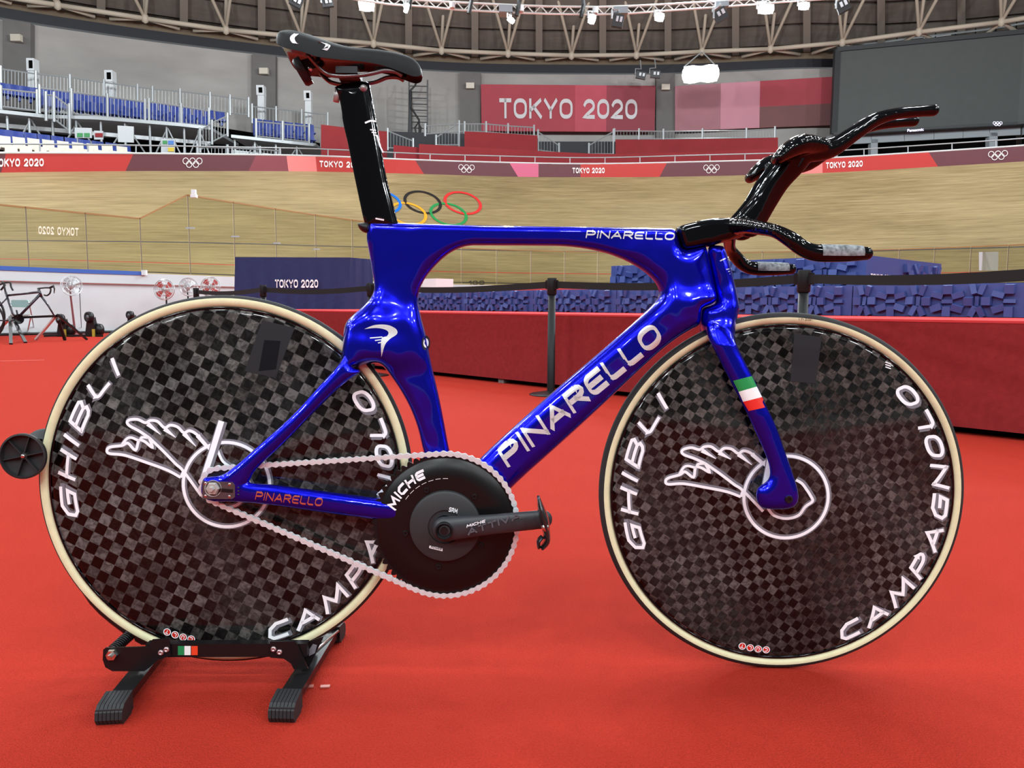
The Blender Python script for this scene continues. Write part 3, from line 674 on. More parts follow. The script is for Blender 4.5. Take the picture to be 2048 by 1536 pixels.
barrier([(298, 203, 241), (362, 213, 247), (418, 222, 252)], 'steel barrier on the right part of the upper deck edge', 0.05, 7.5, fY=fS)
barrier([(512, 243, 272), (565, 248, 278), (618, 253, 284)], 'steel barrier on the lower deck edge left of the red front', 0.05, 7, fY=fS)
barrier([(2, 138, 172), (72, 148, 180), (140, 155, 187), (208, 165, 197), (275, 174, 204), (305, 178, 208), (360, 183, 214), (420, 190, 221), (460, 195, 226), (497, 200, 230)], 'long steel barrier behind the blue seats of the upper deck', 2.9, 7, fY=fS)
barrier([(504, 213, 242), (552, 218, 246), (603, 224, 250), (655, 230, 258)], 'steel barrier behind the blue seats of the lower deck', 2.9, 7, fY=fS)
barrier([(92, 190, 236), (108, 191, 238), (139, 214, 262)], 'steel stair barrier going down under the upper deck', -.3, 6, fY=fS)
barrier([(400, 262, 300), (424, 246, 284), (455, 232, 268)], 'steel stair barrier going up to the lower deck', -.3, 6, fY=fS)
barrier([(395, 294, 312), (455, 296, 313), (520, 299, 314), (560, 302, 316)], 'low steel barrier just above the maroon board with rings', 1.2, 7)
# white equipment columns
for i, (a, b, y0, ym, y1) in enumerate(((53, 68, 116, 141, 180), (209, 225, 140, 163, 194), (513, 528, 170, 190, 240), (608, 622, 181, 201, 248))):
    Y = fS(a) + 3.4; pos = ['above the left end of the upper deck', 'above the middle of the upper deck', 'on the dark wall pier above the lower deck', 'above the right end of the lower deck'][i]
    t = thing('equipment_column', 'white equipment column with a dark window ' + pos, 'column', tuple(P((a + b) / 2, y1, Y)), 'white equipment columns')
    MB().prism([P(a, ym, Y), P(b, ym, Y), P(b - 1, y0, Y), P(a - 1, y0, Y)], (0, .35, 0)).build('head', m_white, t)
    MB().prism([P(a + 2, y1, Y + .05), P(b, y1, Y + .05), P(b, ym + .4, Y + .05), P(a + 2, ym + .4, Y + .05)], (0, .3, 0)).build('post', m_white, t)
    MB().prism([P(a + 4.5, ym - 5, Y - .03), P(b - 3.5, ym - 5, Y - .03), P(b - 4, y0 + 4.5, Y - .03), P(a + 4, y0 + 4.5, Y - .03)], (0, .03, 0)).build('window', m_dark, t)
# small signs in front of the under-deck shade sheet
def sign(px4, Y, m, label, extra=()):
    o = MB().prism([P(*q, Y) for q in px4], (0, .04, 0)).build('stand_sign', m); tag(o, label, 'sign'); ORIG[o.name] = np.array(o.location)
    for (a, b, c, d, mm) in extra: MB().prism([P(a, d, Y - .02), P(b, d, Y - .02), P(b, c, Y - .02), P(a, c, Y - .02)], (0, .015, 0)).build('colour_field', mm, o)
g1 = mat('sign_green', (60, 140, 80)); y1_ = mat('sign_yellow', (220, 190, 60)); bl1 = mat('sign_blue', (70, 120, 190)); lg = mat('sign_grey', (188, 192, 194))
sign([(150, 276), (183, 276), (183, 256), (149, 255)], 27.3, lg, 'pale sign with two green pictograms under the upper deck', ((154, 165, 266, 274, g1), (168, 179, 266, 274, g1)))
sign([(188, 279), (206, 279), (206, 262), (188, 261)], 27.4, lg, 'small pale and red sign beside the green pictogram sign', ((190, 205, 266, 274, m_fabred),))
sign([(236, 284), (267, 285), (267, 253), (235, 251)], 27.2, mat('plate_grey', (186, 190, 192), rough=.5), 'plain light grey plate on a stand behind the cream seats')
sign([(322, 308), (349, 308), (350, 279), (322, 277)], 28.5, lg, 'pale sign with green blue and yellow fields above the maroon board', ((325, 334, 281, 288, g1), (336, 347, 281, 289, bl1), (336, 348, 295, 303, y1_)))

# ================================================================== LIGHTS IN VIEW
LT = [(690, -16, -4), (780, -3, 9), (850, 1, 13), (920, 5, 20), (1000, 9, 24), (1100, 13, 28), (1190, 14, 29), (1260, 12, 27), (1340, 8, 21), (1440, 2, 14), (1520, -3, 8), (1580, -7, 3), (1700, -16, -5)]
YL = 25.0
lt = thing('lighting_truss', 'white lattice lighting truss curving across the top of the hall', 'truss', tuple(P(1150, 20, YL)))
lx = [p[0] for p in LT]
def ltp(px, s, y=0): return P(px, interp(px, lx, [p[1 + s] for p in LT]), YL + y)
m_tr = mat('white_truss', (222, 222, 218), rough=.4, metal=.2)
gx = np.arange(690, 1701, 14.0)
for s, y in ((0, 0), (1, 0), (0, .35)):
    MB().tube([ltp(x, s, y) for x in gx], .032, 6).build('chord', m_tr, lt)
for i, (a, b) in enumerate(zip(gx[:-1], gx[1:])):
    MB().cyl(ltp(a, i % 2), ltp(b, (i + 1) % 2), .018, n=5).build('web_bar', m_tr, lt)
    if i % 2 == 0: MB().cyl(ltp(a, 0, .35), ltp(b, 1), .018, n=5).build('web_bar', m_tr, lt)
for x in (905, 1042, 1190, 1440):
    MB().cyl(ltp(x, 0) + (0, -.1, -.05), ltp(x, 1) + (0, -.1, .0), .09, n=8).build('ballast_drum', m_white, lt)
for x in (820, 940, 1035, 1163): 
    MB().tube([ltp(x, 0) + (0, -.15, .4), ltp(x, 0) + (.05, -.15, 0), ltp(x, 1) + (-.03, -.15, -.15)], .07, 6).build('cable_loop', m_black, lt)
for a, b in ((998, 1025), (1228, 1256), (1432, 1458)):
    MB().prism([ltp(a, 1, -.2) + (0, 0, .02), ltp(b, 1, -.2) + (0, 0, .02), ltp(b, 0, -.2), ltp(a, 0, -.2)], (0, .5, 0)).build('ballast_box', mat('ballast_grey', (150, 158, 164), rough=.5), lt)
def flood(px, py, wpx, hpx, Y, lit, label, tilt=0.0, yoke=True):
    c = P(px, py, Y); s = Y / FPX; w, h = wpx * s, hpx * s
    t = thing('floodlight', label, 'lamp', tuple(c), 'floodlights in view')
    dirv = (np.array([0, -2, 1.0 if lit else 6.0]) - c); dirv /= np.linalg.norm(dirv)
    x = np.cross(dirv, (0, 0, 1)); x /= np.linalg.norm(x); y = np.cross(x, dirv)
    ct, st = math.cos(tilt), math.sin(tilt); x, y = x * ct + y * st, y * ct - x * st
    R = np.stack([x, y, dirv], 1)
    MB().box(c - dirv * .16, (w * .94, h * .94, .26), R).build('housing', m_black if not lit else mat('housing_grey', (150, 152, 154), rough=.5), t)
    if lit:
        se = [(math.copysign(abs(math.cos(a)) ** .75, math.cos(a)) * w / 2, math.copysign(abs(math.sin(a)) ** .75, math.sin(a)) * h / 2) for a in np.linspace(0, 2 * math.pi, 29)[:-1]]
        if wpx > 50:
            for sgn in (-1, 1): MB().prism([c + x * (a * .52 + sgn * w * .25) + y * b_ - dirv * .04 for a, b_ in se], dirv * .05).build('lens', m_lampglow, t)
        else: MB().prism([c + x * a + y * b_ - dirv * .04 for a, b_ in se], dirv * .05).build('lens', m_lampglow, t)
    else:
        for k in (-.25, .08): MB().box(c + x * w * k - dirv * .02 + y * h * .1, (w * .2, h * .4, .04), R).build('lens_cell', mat('pale_lens', (190, 196, 202), rough=.3), t)
    if yoke:
        tp = P(px, interp(px, lx, [p[2] for p in LT]), 25.0) if Y < 30 else c + np.array([0, .3, h * 2.2])
        MB().tube([c + x * w * .55, c + x * w * .55 + np.array([0, 0, h * .7]), c + np.array([0, 0, h * .8]), tp], .03, 6).build('yoke', m_steel, t)
    if lit:
        a = area_lamp(tuple(c + dirv * .1), tuple(c + dirv * 5), LAMP_W * 1.0, w, h); a.parent = None
flood(733, 8, 30, 26, 26, True, 'blazing round floodlight at the top left above the saddle nose', yoke=False)
flood(813, 16, 9, 18, 24.6, True, 'narrow lit floodlight at the left end of the lighting truss', .3)
flood(1022, 40, 15, 10, 24.6, True, 'small lit floodlight hanging left of the truss middle', .6)
flood(1184, 38, 14, 18, 24.6, True, 'small lit floodlight hanging at the truss middle', .3)
flood(1319, 34, 18, 16, 24.6, True, 'lit floodlight hanging right of the truss middle', .2)
flood(1532, 18, 30, 18, 24.6, True, 'bright lit floodlight near the right end of the truss', .1)
flood(1608, 12, 20, 14, 24.6, True, 'lit floodlight at the right end of the truss', .1)
flood(1236, 40, 22, 24, 24.6, False, 'unlit pale panel floodlight hanging below the truss', .2)
flood(1441, 28, 26, 22, 24.6, False, 'unlit dark floodlight tilted below the truss right part', -.5)
flood(1686, 10, 24, 24, 24.6, False, 'unlit dark floodlight right of the lighting truss', -.4)
flood(592, 2, 24, 18, 26, False, 'unlit dark floodlight at the top edge left of the saddle', .4)
flood(655, 4, 22, 16, 26, False, 'unlit dark floodlight at the top edge above the saddle', -.2)
flood(1282, 150, 20, 14, 39.5, False, 'dim dark floodlight left of the blazing hanging lamp', .2)
flood(1311, 148, 20, 14, 39.5, False, 'dim dark floodlight right beside the blazing hanging lamp', .1)
flood(1401, 148, 68, 32, 37.0, True, 'large blazing floodlight bank hanging below the ring truss', 0, False)
hw = MB(); nd = npt[nodes_px.index(1404)]
for x in (1368, 1434): hw.cyl(nd, P(x, 134, 37.0), .03, n=5)
tag(hw.build('lamp_hanger', m_white), 'white hanger wires holding the large floodlight bank', 'wire')

# ================================================================== CLUTTER ON THE LEFT
m_silver = mat('silver_wire', (196, 198, 200), rough=.3, metal=.6); m_fanred = mat('fan_blade_red', (176, 58, 52), rough=.4); m_maroonpole = mat('maroon_pole', (120, 52, 56), rough=.4)
def fan(px, py, rpx, Y, yaw, label, blade, pole, pole_py=None):
    c = P(px, py, Y); r = rpx * Y / FPX; g = np.array([c[0], c[1] + .05, 0])
    t = thing('pedestal_fan', label, 'fan', tuple(g), 'pedestal fans by the white wall')
    ax = np.array([math.sin(yaw), -math.cos(yaw), .1]); ax /= np.linalg.norm(ax)
    x = np.cross(ax, (0, 0, 1)); x /= np.linalg.norm(x); y = np.cross(x, ax)
    gd = MB()
    def circ(rr, h): return [c + ax * h + rr * (x * math.cos(a) + y * math.sin(a)) for a in np.linspace(0, 2 * math.pi, 25)[:-1]]
    for rr, h in ((r, 0), (r * .93, .04), (r * .93, -.04), (r * .6, .06), (r * .6, -.06)): gd.tube(circ(rr, h), .006 if rr < r else .011, 4, closed=True)
    for a in np.linspace(0, 2 * math.pi, 17)[:-1]:
        d = x * math.cos(a) + y * math.sin(a)
        for s in (1, -1): gd.tube([c + ax * .06 * s, c + ax * .06 * s + d * r * .6, c + d * r], .003, 3)
    gd.build('wire_guard', m_silver, t)
    for k in range(4):
        a0 = k * math.pi / 2 + .5
        pts = [c + (x * math.cos(a) + y * math.sin(a)) * rr * r + ax * .02 * (a - a0 - .35) for rr, a in ((.2, a0), (.85, a0 - .05), (.9, a0 + .4), (.8, a0 + .75), (.2, a0 + .6))]
        MB().prism(pts, ax * .006).build('blade', blade, t)
    MB().lathe([(.001, -.2), (.06, -.19), (.085, -.1), (.07, 0), (.05, .05), (.001, .06)], c, ax, 14).build('motor', m_silver, t, smooth=True)
    MB().cyl(g, c - ax * .1 - np.array([0, 0, .03]), .024, .018, 8).build('pole', pole, t)
    MB().lathe([(.001, .06), (.05, .05), (.22, .025), (.23, 0), (.001, 0)], g, (0, 0, 1), 20).build('base', pole, t)
fan(143, 571, 20, 16.4, .9, 'silver pedestal fan with maroon pole beside the road bike', m_silver, m_maroonpole)
fan(328.5, 579, 20.5, 17.6, 0, 'silver pedestal fan with red blades facing straight forward', m_fanred, m_blackm)
fan(377, 574, 18, 18.6, .7, 'silver pedestal fan turned sideways behind the belt post', m_silver, m_blackm)
fan(421, 573.5, 19.5, 18.9, 0, 'rightmost pedestal fan with red blades left of the navy desk', m_fanred, m_blackm)
cbl = MB().tube(smooth_path([P(159, 575, 16.6), P(160, 600, 16.6), P(162, 640, 16.8), PZ(163, 664, .02)]), .008, 4); tag(cbl.build('power_cord', m_black), 'thin power cord hanging from the maroon pole fan', 'cord')
# road bicycle on a work stand
YB = 13.9
def rb_(x, y, dy=0): return P(x, y, YB + dy)
bike2 = thing('road_bicycle', 'black road bicycle without front wheel held in a stand at the left', 'bicycle', tuple(np.array([*rb_(60, 640)[:2], 0])))
m_bf = mat('dark_violet_frame', (30, 26, 38), rough=.25, coat=.5)
fb = MB()
fb.tube([rb_(14, 591), rb_(45, 588), rb_(78, 584)], [.02, .018, .022], 8); fb.tube([rb_(11, 584), rb_(25, 626), rb_(36, 640)], [.02, .019, .026], 8); fb.tube([rb_(80, 589), rb_(42, 629), rb_(34, 640)], [.026, .024, .026], 8); fb.tube([rb_(77, 577), rb_(83, 594)], .024, 8)
fb.tube([rb_(14, 596), rb_(-28, 640)], .012, 6); fb.tube([rb_(34, 641), rb_(-28, 641)], .014, 6)
fb.build('frame', m_bf, bike2, smooth=True)
MB().tube([rb_(83, 593), rb_(97, 612), rb_(111, 636)], [.02, .018, .012], 8).tube([rb_(83, 593, .08), rb_(97, 612, .08), rb_(111, 636, .08)], [.02, .018, .012], 8).build('fork', m_bf, bike2, smooth=True)
hb = MB()
for dy in (0, .36):
    hb.tube(smooth_path([rb_(76, 577, dy), rb_(92, 575.5, dy), rb_(101, 577, dy), rb_(100, 586, dy), rb_(94, 591, dy), rb_(88, 590, dy)], 4), .014, 7)
    hb.tube([rb_(99, 576, dy), rb_(107, 572, dy), rb_(109, 578, dy), rb_(108, 587, dy)], [.02, .024, .012, .006], 7)
hb.tube([rb_(76, 577, 0), rb_(76, 577, .36)], .015, 7)
hb.build('handlebar', m_black, bike2, smooth=True)
MB().lathe([(.09, -.006), (.09, .006), (.03, .01), (.001, .012)], rb_(38, 638, -.06), (0, 1, 0), 24).tube([rb_(37, 641, -.08), rb_(33, 620, -.1)], .014, 6).build('crankset', m_blackm, bike2, smooth=True)
MB().tube([rb_(11, 584), rb_(7, 566)], .016, 7).build('seat_post', m_black, bike2)
cw = rb_(-28, 640, .03)
MB().lathe([(.335, -.012), (.347, 0), (.335, .012), (.31, .012), (.30, 0), (.31, -.012)], cw, (0, 1, 0), 40, closed=True).build('rear_wheel', m_black, bike2, smooth=True)
ws = thing('work_stand', 'folding work stand with black and white legs carrying the road bike', 'stand', tuple(np.array([*rb_(100, 680)[:2], 0])))
for (a, b, m) in (((111, 633), (72, 679), m_white), ((114, 629), (174, 679), m_blackm), ((117, 640), (130, 680), m_blackm), ((20, 634), (22, 688), m_blackm), ((28, 640), (51, 685), m_blackm), ((19, 637), (-14, 672), m_white)):
    e = PZ(*b, 0.01); s_ = rb_(*a, .05)
    MB().bar(s_, e, .05, .03).build('leg', m, ws)
MB().bar(rb_(20, 636, .05), rb_(113, 632, .05), .05, .04).build('beam', m_blackm, ws)
# folding chair behind the bike
ch = thing('folding_chair', 'grey folding chair with teal backrest behind the road bike', 'chair', tuple(np.array([*P(40, 664, 14.2)[:2], 0])))
def cp(x, y, dy=0): return P(x, y, 14.6 + dy)
MB().prism([cp(22, 614), cp(56, 615), cp(57, 602), cp(53, 600), cp(24, 600), cp(21, 603)], (0, .05, 0)).build('backrest', mat('teal_vinyl', (138, 172, 170), rough=.6), ch)
MB().prism([cp(20, 634, -.2), cp(56, 634, -.2), cp(60, 632, .2), cp(24, 632, .2)], (0, 0, .04)).build('seat', mat('grey_vinyl', (150, 148, 146), rough=.6), ch)
for (a, b) in (((58, 604), (70, 667)), ((22, 604), (26, 668)), ((62, 632), (54, 668)), ((30, 634), (36, 668))):
    MB().cyl(cp(*a), PZ(*b, .01), .014, n=6).build('leg', m_silver, ch)
# black trainers / rollers on the floor by the wall
def trainer(px, py, rpx, Y, label):
    c = P(px, py, Y); r = rpx * Y / FPX; g = np.array([c[0], c[1], 0]); t = thing('turbo_trainer', label, 'trainer', tuple(g), 'black trainers by the wall')
    ax = (-.55, -1, .05); big = r * 1.25; c2 = np.array([c[0] + r * 1.0, c[1] + .12, big])
    MB().lathe([(.001, -.07), (big * .55, -.08), (big * .92, -.06), (big, 0), (big * .92, .06), (.001, .07)], c2, ax, 24).build('drum', m_blackm, t, smooth=True)
    MB().lathe([(r * .35, -.03), (r * .95, -.045), (r * 1.05, 0), (r * .95, .045), (r * .35, .03)], c, ax, 24, closed=True).build('flywheel', m_blackm, t, smooth=True)
    MB().lathe([(.001, -.05), (r * .4, -.04), (r * .42, .04), (.001, .05)], c, ax, 14).build('hub', mat('hub_grey', (96, 98, 102), rough=.4), t, smooth=True)
    MB().hexa([c + (-.06, .02, -.04), c + (.07, .02, -.04), g + (.10, .06, 0), g + (-.14, .06, 0), c + (-.05, .12, .0), c + (.07, .12, .0), g + (.10, .2, 0), g + (-.14, .2, 0)]).build('body', m_black, t)
    MB().box(c2 + (-.02, -.14, -big * .45), (.05, .03, .16)).build('yellow_strap', mat('strap_yellow', (170, 150, 50)), t)
    for s in (-1, 1): MB().bar(g + (0, .1, .03), g + (s * .3, -.1, .02), .05, .04).build('leg', m_blackm, t)
trainer(121, 638, 10, 15.8, 'black wheel trainer behind the front of the road bike')
trainer(178, 634, 10.5, 15.9, 'black wheel trainer just right of the maroon pole fan')
trainer(260, 630, 8, 16.6, 'black wheel trainer farthest right, half hidden by the disc wheel')
for (x, y, w, h, m, lab) in ((218, 655, 22, 9, m_fabred, 'small red bag on the floor by the white wall'), (110, 664, 26, 7, m_white, 'flat white box on the floor behind the work stand'), (198, 660, 16, 6, mat('teal_box', (70, 120, 150)), 'small teal box beside the red bag')):
    c = PZ(x, y + h / 2, 0); s = c[1] / FPX; b = MB()
    b.hexa([c + (-w * s / 2, 0, 0), c + (w * s / 2, 0, 0), c + (w * s / 2, .18, 0), c + (-w * s / 2, .18, 0), c + (-w * s * .38, .03, h * s), c + (w * s * .4, .03, h * s), c + (w * s * .38, .15, h * s), c + (-w * s * .36, .15, h * s)])
    tag(b.build('floor_bundle', m), lab, 'bundle')
# second bike at the very left
b3 = thing('second_bicycle', 'second bicycle cut off by the left picture edge', 'bicycle', tuple(np.array([*P(-10, 680, 14)[:2], 0])))
def r3(x, y, dy=0): return P(x, y, 14 + dy)
MB().lathe([(.33, -.012), (.345, 0), (.33, .012), (.30, .012), (.29, 0), (.30, -.012)], r3(-18, 630), (.3, 1, 0), 40, closed=True).build('front_wheel', m_black, b3, smooth=True)
MB().tube(smooth_path([r3(-6, 572), r3(8, 566), r3(20, 565), r3(22, 573), r3(26, 581)], 4), .016, 7).tube([r3(4, 563), r3(10, 570), r3(2, 580)], .018, 7).build('handlebar', m_black, b3, smooth=True)
MB().tube([r3(0, 576), r3(-18, 630)], .018, 8).tube([r3(0, 578), r3(-60, 590)], .02, 8).tube([r3(0, 584), r3(-50, 632)], .022, 8).build('frame', m_white, b3, smooth=True)
# white line mark on the carpet
a, b = PZ(0, 722, .002), PZ(88, 720, .002); tag(MB().bar(a, b, .02, .002).build('tape_mark', m_pink), 'thin pale tape line on the carpet at the left', 'tape')
for k, (x0, x1, y) in enumerate(((608, 627, 1373), (641, 660, 1373))):
    a, b = PZ(x0, y, .002), PZ(x1, y - 1, .002); tag(MB().bar(a, b, .008, .002).build('tape_scrap', mat('worn_tape', (190, 120, 110))), ['short scrap of worn tape touching the stand leg on the carpet', 'short scrap of worn tape right of the stand leg on the carpet'][k], 'tape')
# ================================================================== STAGE, PODIUM, BARRIER POSTS
A0 = PZ(2048, 883, 0); B0 = PZ(870, 752, 0); eV = (B0 - A0); eV[2] = 0; eV /= np.linalg.norm(eV); nV = np.array([-eV[1], eV[0], 0])
if nV[1] < 0: nV = -nV
ZP = .61; up = np.array([0, 0, 1.])
def st(t, s, z): return A0 + eV * t + nV * s + up * z         # stage coordinates: along the front, back, up
def st_px(px, s):                                              # t of pixel column px on the line at setback s
    ts = np.linspace(-6, 16, 600); pp = np.array([px_of(st(t, s, .6)) for t in ts]); o_ = np.argsort(pp); return float(np.interp(px, pp[o_], ts[o_]))
TL_, TR_ = st_px(396, 0), -3.4
sg = thing('stage_platform', 'long low stage covered in dark red carpet', 'stage', tuple(st(3, 0, 0)))
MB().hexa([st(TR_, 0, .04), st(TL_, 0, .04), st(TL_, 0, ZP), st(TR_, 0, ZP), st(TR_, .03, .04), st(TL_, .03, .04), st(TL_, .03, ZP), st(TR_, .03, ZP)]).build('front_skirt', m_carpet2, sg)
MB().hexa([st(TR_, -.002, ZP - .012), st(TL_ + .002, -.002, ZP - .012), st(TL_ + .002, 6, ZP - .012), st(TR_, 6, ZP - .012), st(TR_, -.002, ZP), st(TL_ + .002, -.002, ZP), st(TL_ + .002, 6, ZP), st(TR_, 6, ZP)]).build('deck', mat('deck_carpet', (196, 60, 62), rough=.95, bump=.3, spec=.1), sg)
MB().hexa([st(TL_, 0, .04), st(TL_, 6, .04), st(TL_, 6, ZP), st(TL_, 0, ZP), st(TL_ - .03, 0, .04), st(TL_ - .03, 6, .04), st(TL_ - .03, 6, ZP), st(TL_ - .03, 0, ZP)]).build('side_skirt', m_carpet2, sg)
MB().hexa([st(TR_, .12, 0), st(TL_ - .1, .12, 0), st(TL_ - .1, .12, .1), st(TR_, .12, .1), st(TR_, .2, 0), st(TL_ - .1, .2, 0), st(TL_ - .1, .2, .1), st(TR_, .2, .1)]).build('plinth', m_dark, sg)
for t in np.arange(TR_ + .4, TL_, 1.15): MB().hexa([st(t, .02, 0), st(t + .07, .02, 0), st(t + .07, .02, .06), st(t, .02, .06), st(t, .1, 0), st(t + .07, .1, 0), st(t + .07, .1, .06), st(t, .1, .06)]).build('foot_block', m_concrete_d, sg)

cube = MB().box((0, 0, 0), (1, 1, 1)).mesh('facet_block', m_navypanel)
CELL = [(0, .47, .30, .11, 0, .6), (0, .83, .24, .26, 0, 1.0), (0, .13, .22, .30, 0, .9), (-.31, .66, .32, .17, -16, .8), (.31, .66, .32, .17, 16, .8), (-.31, .27, .32, .2, 18, .9), (.31, .27, .32, .2, -18, .9),
        (.62, .48, .24, .24, 0, 1.0), (1.14, .48, .24, .24, 0, .9), (.78, .84, .15, .32, 18, .7), (1.02, .84, .15, .32, -18, .9), (.78, .14, .16, .32, -24, .8), (1.02, .14, .16, .32, 24, .9), (.9, .48, .11, .30, 0, .5)]
def relief(root, fpos, ex, ez, en, L, H, seed):
    """facet blocks over a panel L x H; fpos(t,z) point, ex/ez/en unit axes"""
    rnd = random.Random(seed); cw = 1.78 * H; n = max(1, round(L / cw)); cw2 = L / n; k = cw2 / cw
    inv = root.matrix_world.inverted() if False else None
    for i in range(n):
        for (cx, cz, w, h, rot, dp) in CELL:
            x = (i + .25) * cw2 + cx * H * k; z = cz * H
            if x < w * H * .5 or x > L - w * H * .5: continue
            z = min(max(z, h * H * .5 + .004), H - h * H * .5 - .004)
            a = math.radians(rot); ta = rnd.uniform(-.22, .22); tb = rnd.uniform(-.25, .25)
            X = ex * math.cos(a) + ez * math.sin(a); Z = ez * math.cos(a) - ex * math.sin(a); N = en + X * ta + Z * tb; N /= np.linalg.norm(N)
            X = X - N * (X @ N); X /= np.linalg.norm(X); Z = np.cross(N, X); d = .05 * dp
            p = fpos(x, z) + en * d * .3
            R = np.stack([X * w * H, Z * h * H, N * d], 1); q = p - ORIG[root.name]
            o = bpy.data.objects.new('facet_block', cube); COL.objects.link(o); o.parent = root; o.matrix_local = mat4(R, q)
S1 = 1.5; S2 = 1.62; ZS = .845; ZB = 1.046
t1 = st_px(1703, S1); LP = 1.16
k = 0
for j in range(-3, 5):
    ta, tb = t1 + j * LP + .004, t1 + (j + 1) * LP - .004
    where = {-3: 'beyond the right picture edge', -2: 'cut by the right picture edge', -1: 'right of the second belt post', 0: 'behind the front tyre top', 1: 'behind the head tube', 2: 'right of the nearest belt post', 3: 'left of the nearest belt post', 4: 'just right of the seat tube'}[j]
    r = thing('podium_step', 'navy faceted lower podium panel ' + where, 'podium', tuple(st((ta + tb) / 2, S1, ZP)), 'lower podium panels')
    MB().hexa([st(ta, S1, ZP + .003), st(tb, S1, ZP + .003), st(tb, S1, ZS), st(ta, S1, ZS), st(ta, S1 + .7, ZP + .003), st(tb, S1 + .7, ZP + .003), st(tb, S1 + .7, ZS), st(ta, S1 + .7, ZS)]).build('body', m_navypanel, r)
    relief(r, lambda x, z, ta=ta: st(ta + x, S1, ZP + z), eV, up, -nV, tb - ta, ZS - ZP, j)
tb0, tb1 = st_px(1728, S2 + .7), st_px(1221, S2 + .7); SB = S2 + .7
pb = thing('podium_block', 'tall navy faceted podium block behind the lower panels', 'podium', tuple(st((tb0 + tb1) / 2, SB, ZP)))
MB().hexa([st(tb0, SB, ZP), st(tb1, SB, ZP), st(tb1, SB, ZB + .08), st(tb0, SB, ZB + .08), st(tb0, SB + 1.9, ZP), st(tb1, SB + 1.9, ZP), st(tb1, SB + 1.9, ZB + .08), st(tb0, SB + 1.9, ZB + .08)]).build('body', m_navypanel, pb)
nn = 2; LL = (tb1 - tb0) / nn
for i in range(nn): relief(pb, lambda x, z, i=i: st(tb0 + i * LL + x, SB, ZS - .02 + z), eV, up, -nV, LL, ZB + .1 - ZS, 20 + i)
relief(pb, lambda x, z: st(tb0, SB + .75 + x, ZS - .05 + z), nV, up, -eV, 1.1, .30, 31)
W = text_width('TOKYO 2020', .4)
stroke_text('TOKYO 2020', lambda x, y: st(tb0 - .008, SB + .08 + .5 * x / W, ZB - .125 + y * .05), th=.22, gap=.4).build('lettering', m_letter, pb)
# low white and red boards and a white case behind the podium panels
def slab(xa, xb, s, z1, m, name, label, cat, d=.5, z0=ZP):
    a, b = st_px(xb, s), st_px(xa, s)
    o = MB().hexa([st(a, s, z0), st(b, s, z0), st(b, s, z1), st(a, s, z1), st(a, s + d, z0), st(b, s + d, z0), st(b, s + d, z1), st(a, s + d, z1)]).build(name, m); return tag(o, label, cat)
slab(800, 984, 2.5, .90, m_white, 'low_board', 'long low white board behind the podium panels right of the seat tube', 'board')
slab(986, 1219, 2.5, .895, mat('low_red', (196, 66, 66)), 'low_board', 'long low red board left of the tall podium block', 'board')
slab(846, 872, 4.0, 1.15, m_white, 'white_case', 'white case with a small grey device on top behind the white board', 'case', .4)
# navy desk
YD = 11.6; dk = thing('draped_desk', 'desk draped in navy cloth with white lettering left of the seat tube', 'desk', tuple(P(600, 617, YD)))
zb = ZP + .002; q = lambda px, z, Y: PXZ(px, Y, z)
zt = P(600, 514.5, YD)[2]
cl = MB(); nx = 26
for i in range(nx + 1):
    pass
Gd = []
for i in range(nx + 1):
    px = 470 + (700 - 470) * i / nx; rw = []
    for j, z in enumerate(np.linspace(zb, zt, 8)):
        w = .02 * math.sin(i * 1.7 + .3 * j) * (1 - j / 7)
        rw.append(q(px - 2 * (1 - j / 7), z, YD + w))
    Gd.append(rw)
for i in range(1, 9):
    Gd.append([q(700 + 46 * i / 8 + (0), z, YD + .45 * i / 8 + .015 * math.sin(i * 2)) for z in np.linspace(zb, zt - .12 * (i / 8) ** 2 * 0, 8)])
cl.grid(Gd); cl.grid([[g[-1], np.array([g[-1][0] * 1.06, YD + .9, zt])] for g in Gd]); cl.grid([[Gd[0][j], q(474, np.linspace(zb, zt, 8)[j], YD + .8)] for j in range(8)])
cl.build('cloth', m_navy, dk, smooth=False)
W = text_width('TOKYO 2020', .42) + .2
stroke_text('TOKYO 2020', lambda x, y: P(550 + 86 * x / W, 575.5 - 16.5 * y, YD - .04), th=.22, gap=.42).build('lettering', m_letter, dk)
# belt posts
POSTS = [(392, 576, 'behind the top of the rear disc wheel at its left'), (526, 570, 'in front of the navy desk'), (741, 566, 'half hidden by the seat tube'), (1104, 556, 'between the seat tube and down tube'), (1609, 540, 'behind the front disc wheel'), (2330, 500, 'beyond the right picture edge')]
HPOST = .885; m_post = mat('post_graphite', (21, 22, 24), rough=.5, spec=.3); m_belt = mat('belt_black', (17, 17, 18), rough=.8)
pp = []
for (x, y, wh) in POSTS:
    qz = PZ(x, y, HPOST) if x < 2048 else PZ(x, y, HPOST); g = np.array([qz[0], qz[1], 0]); pp.append(g)
    t = thing('belt_post', 'dark grey belt barrier post ' + wh, 'barrier post', tuple(g), 'belt barrier posts')
    MB().lathe([(.001, .03), (.04, .03), (.15, .012), (.165, .006), (.165, 0), (.001, 0)], g, (0, 0, 1), 32).build('base', m_blackm, t, smooth=True)
    MB().lathe([(.032, .02), (.030, .04), (.028, HPOST - .12), (.001, HPOST - .12)], g, (0, 0, 1), 20).build('tube', m_post, t, smooth=True)
    MB().lathe([(.001, HPOST - .125), (.033, HPOST - .125), (.036, HPOST - .12), (.036, HPOST - .01), (.033, HPOST), (.001, HPOST)], g, (0, 0, 1), 20).build('cassette', m_post, t, smooth=True, sharp=40)
    for s in (-1, 1): MB().box(g + eV * s * .042 + up * (HPOST - .05), (.022, .03, .066), np.stack([eV, nV, up], 1)).build('belt_clip', m_blackm, t)
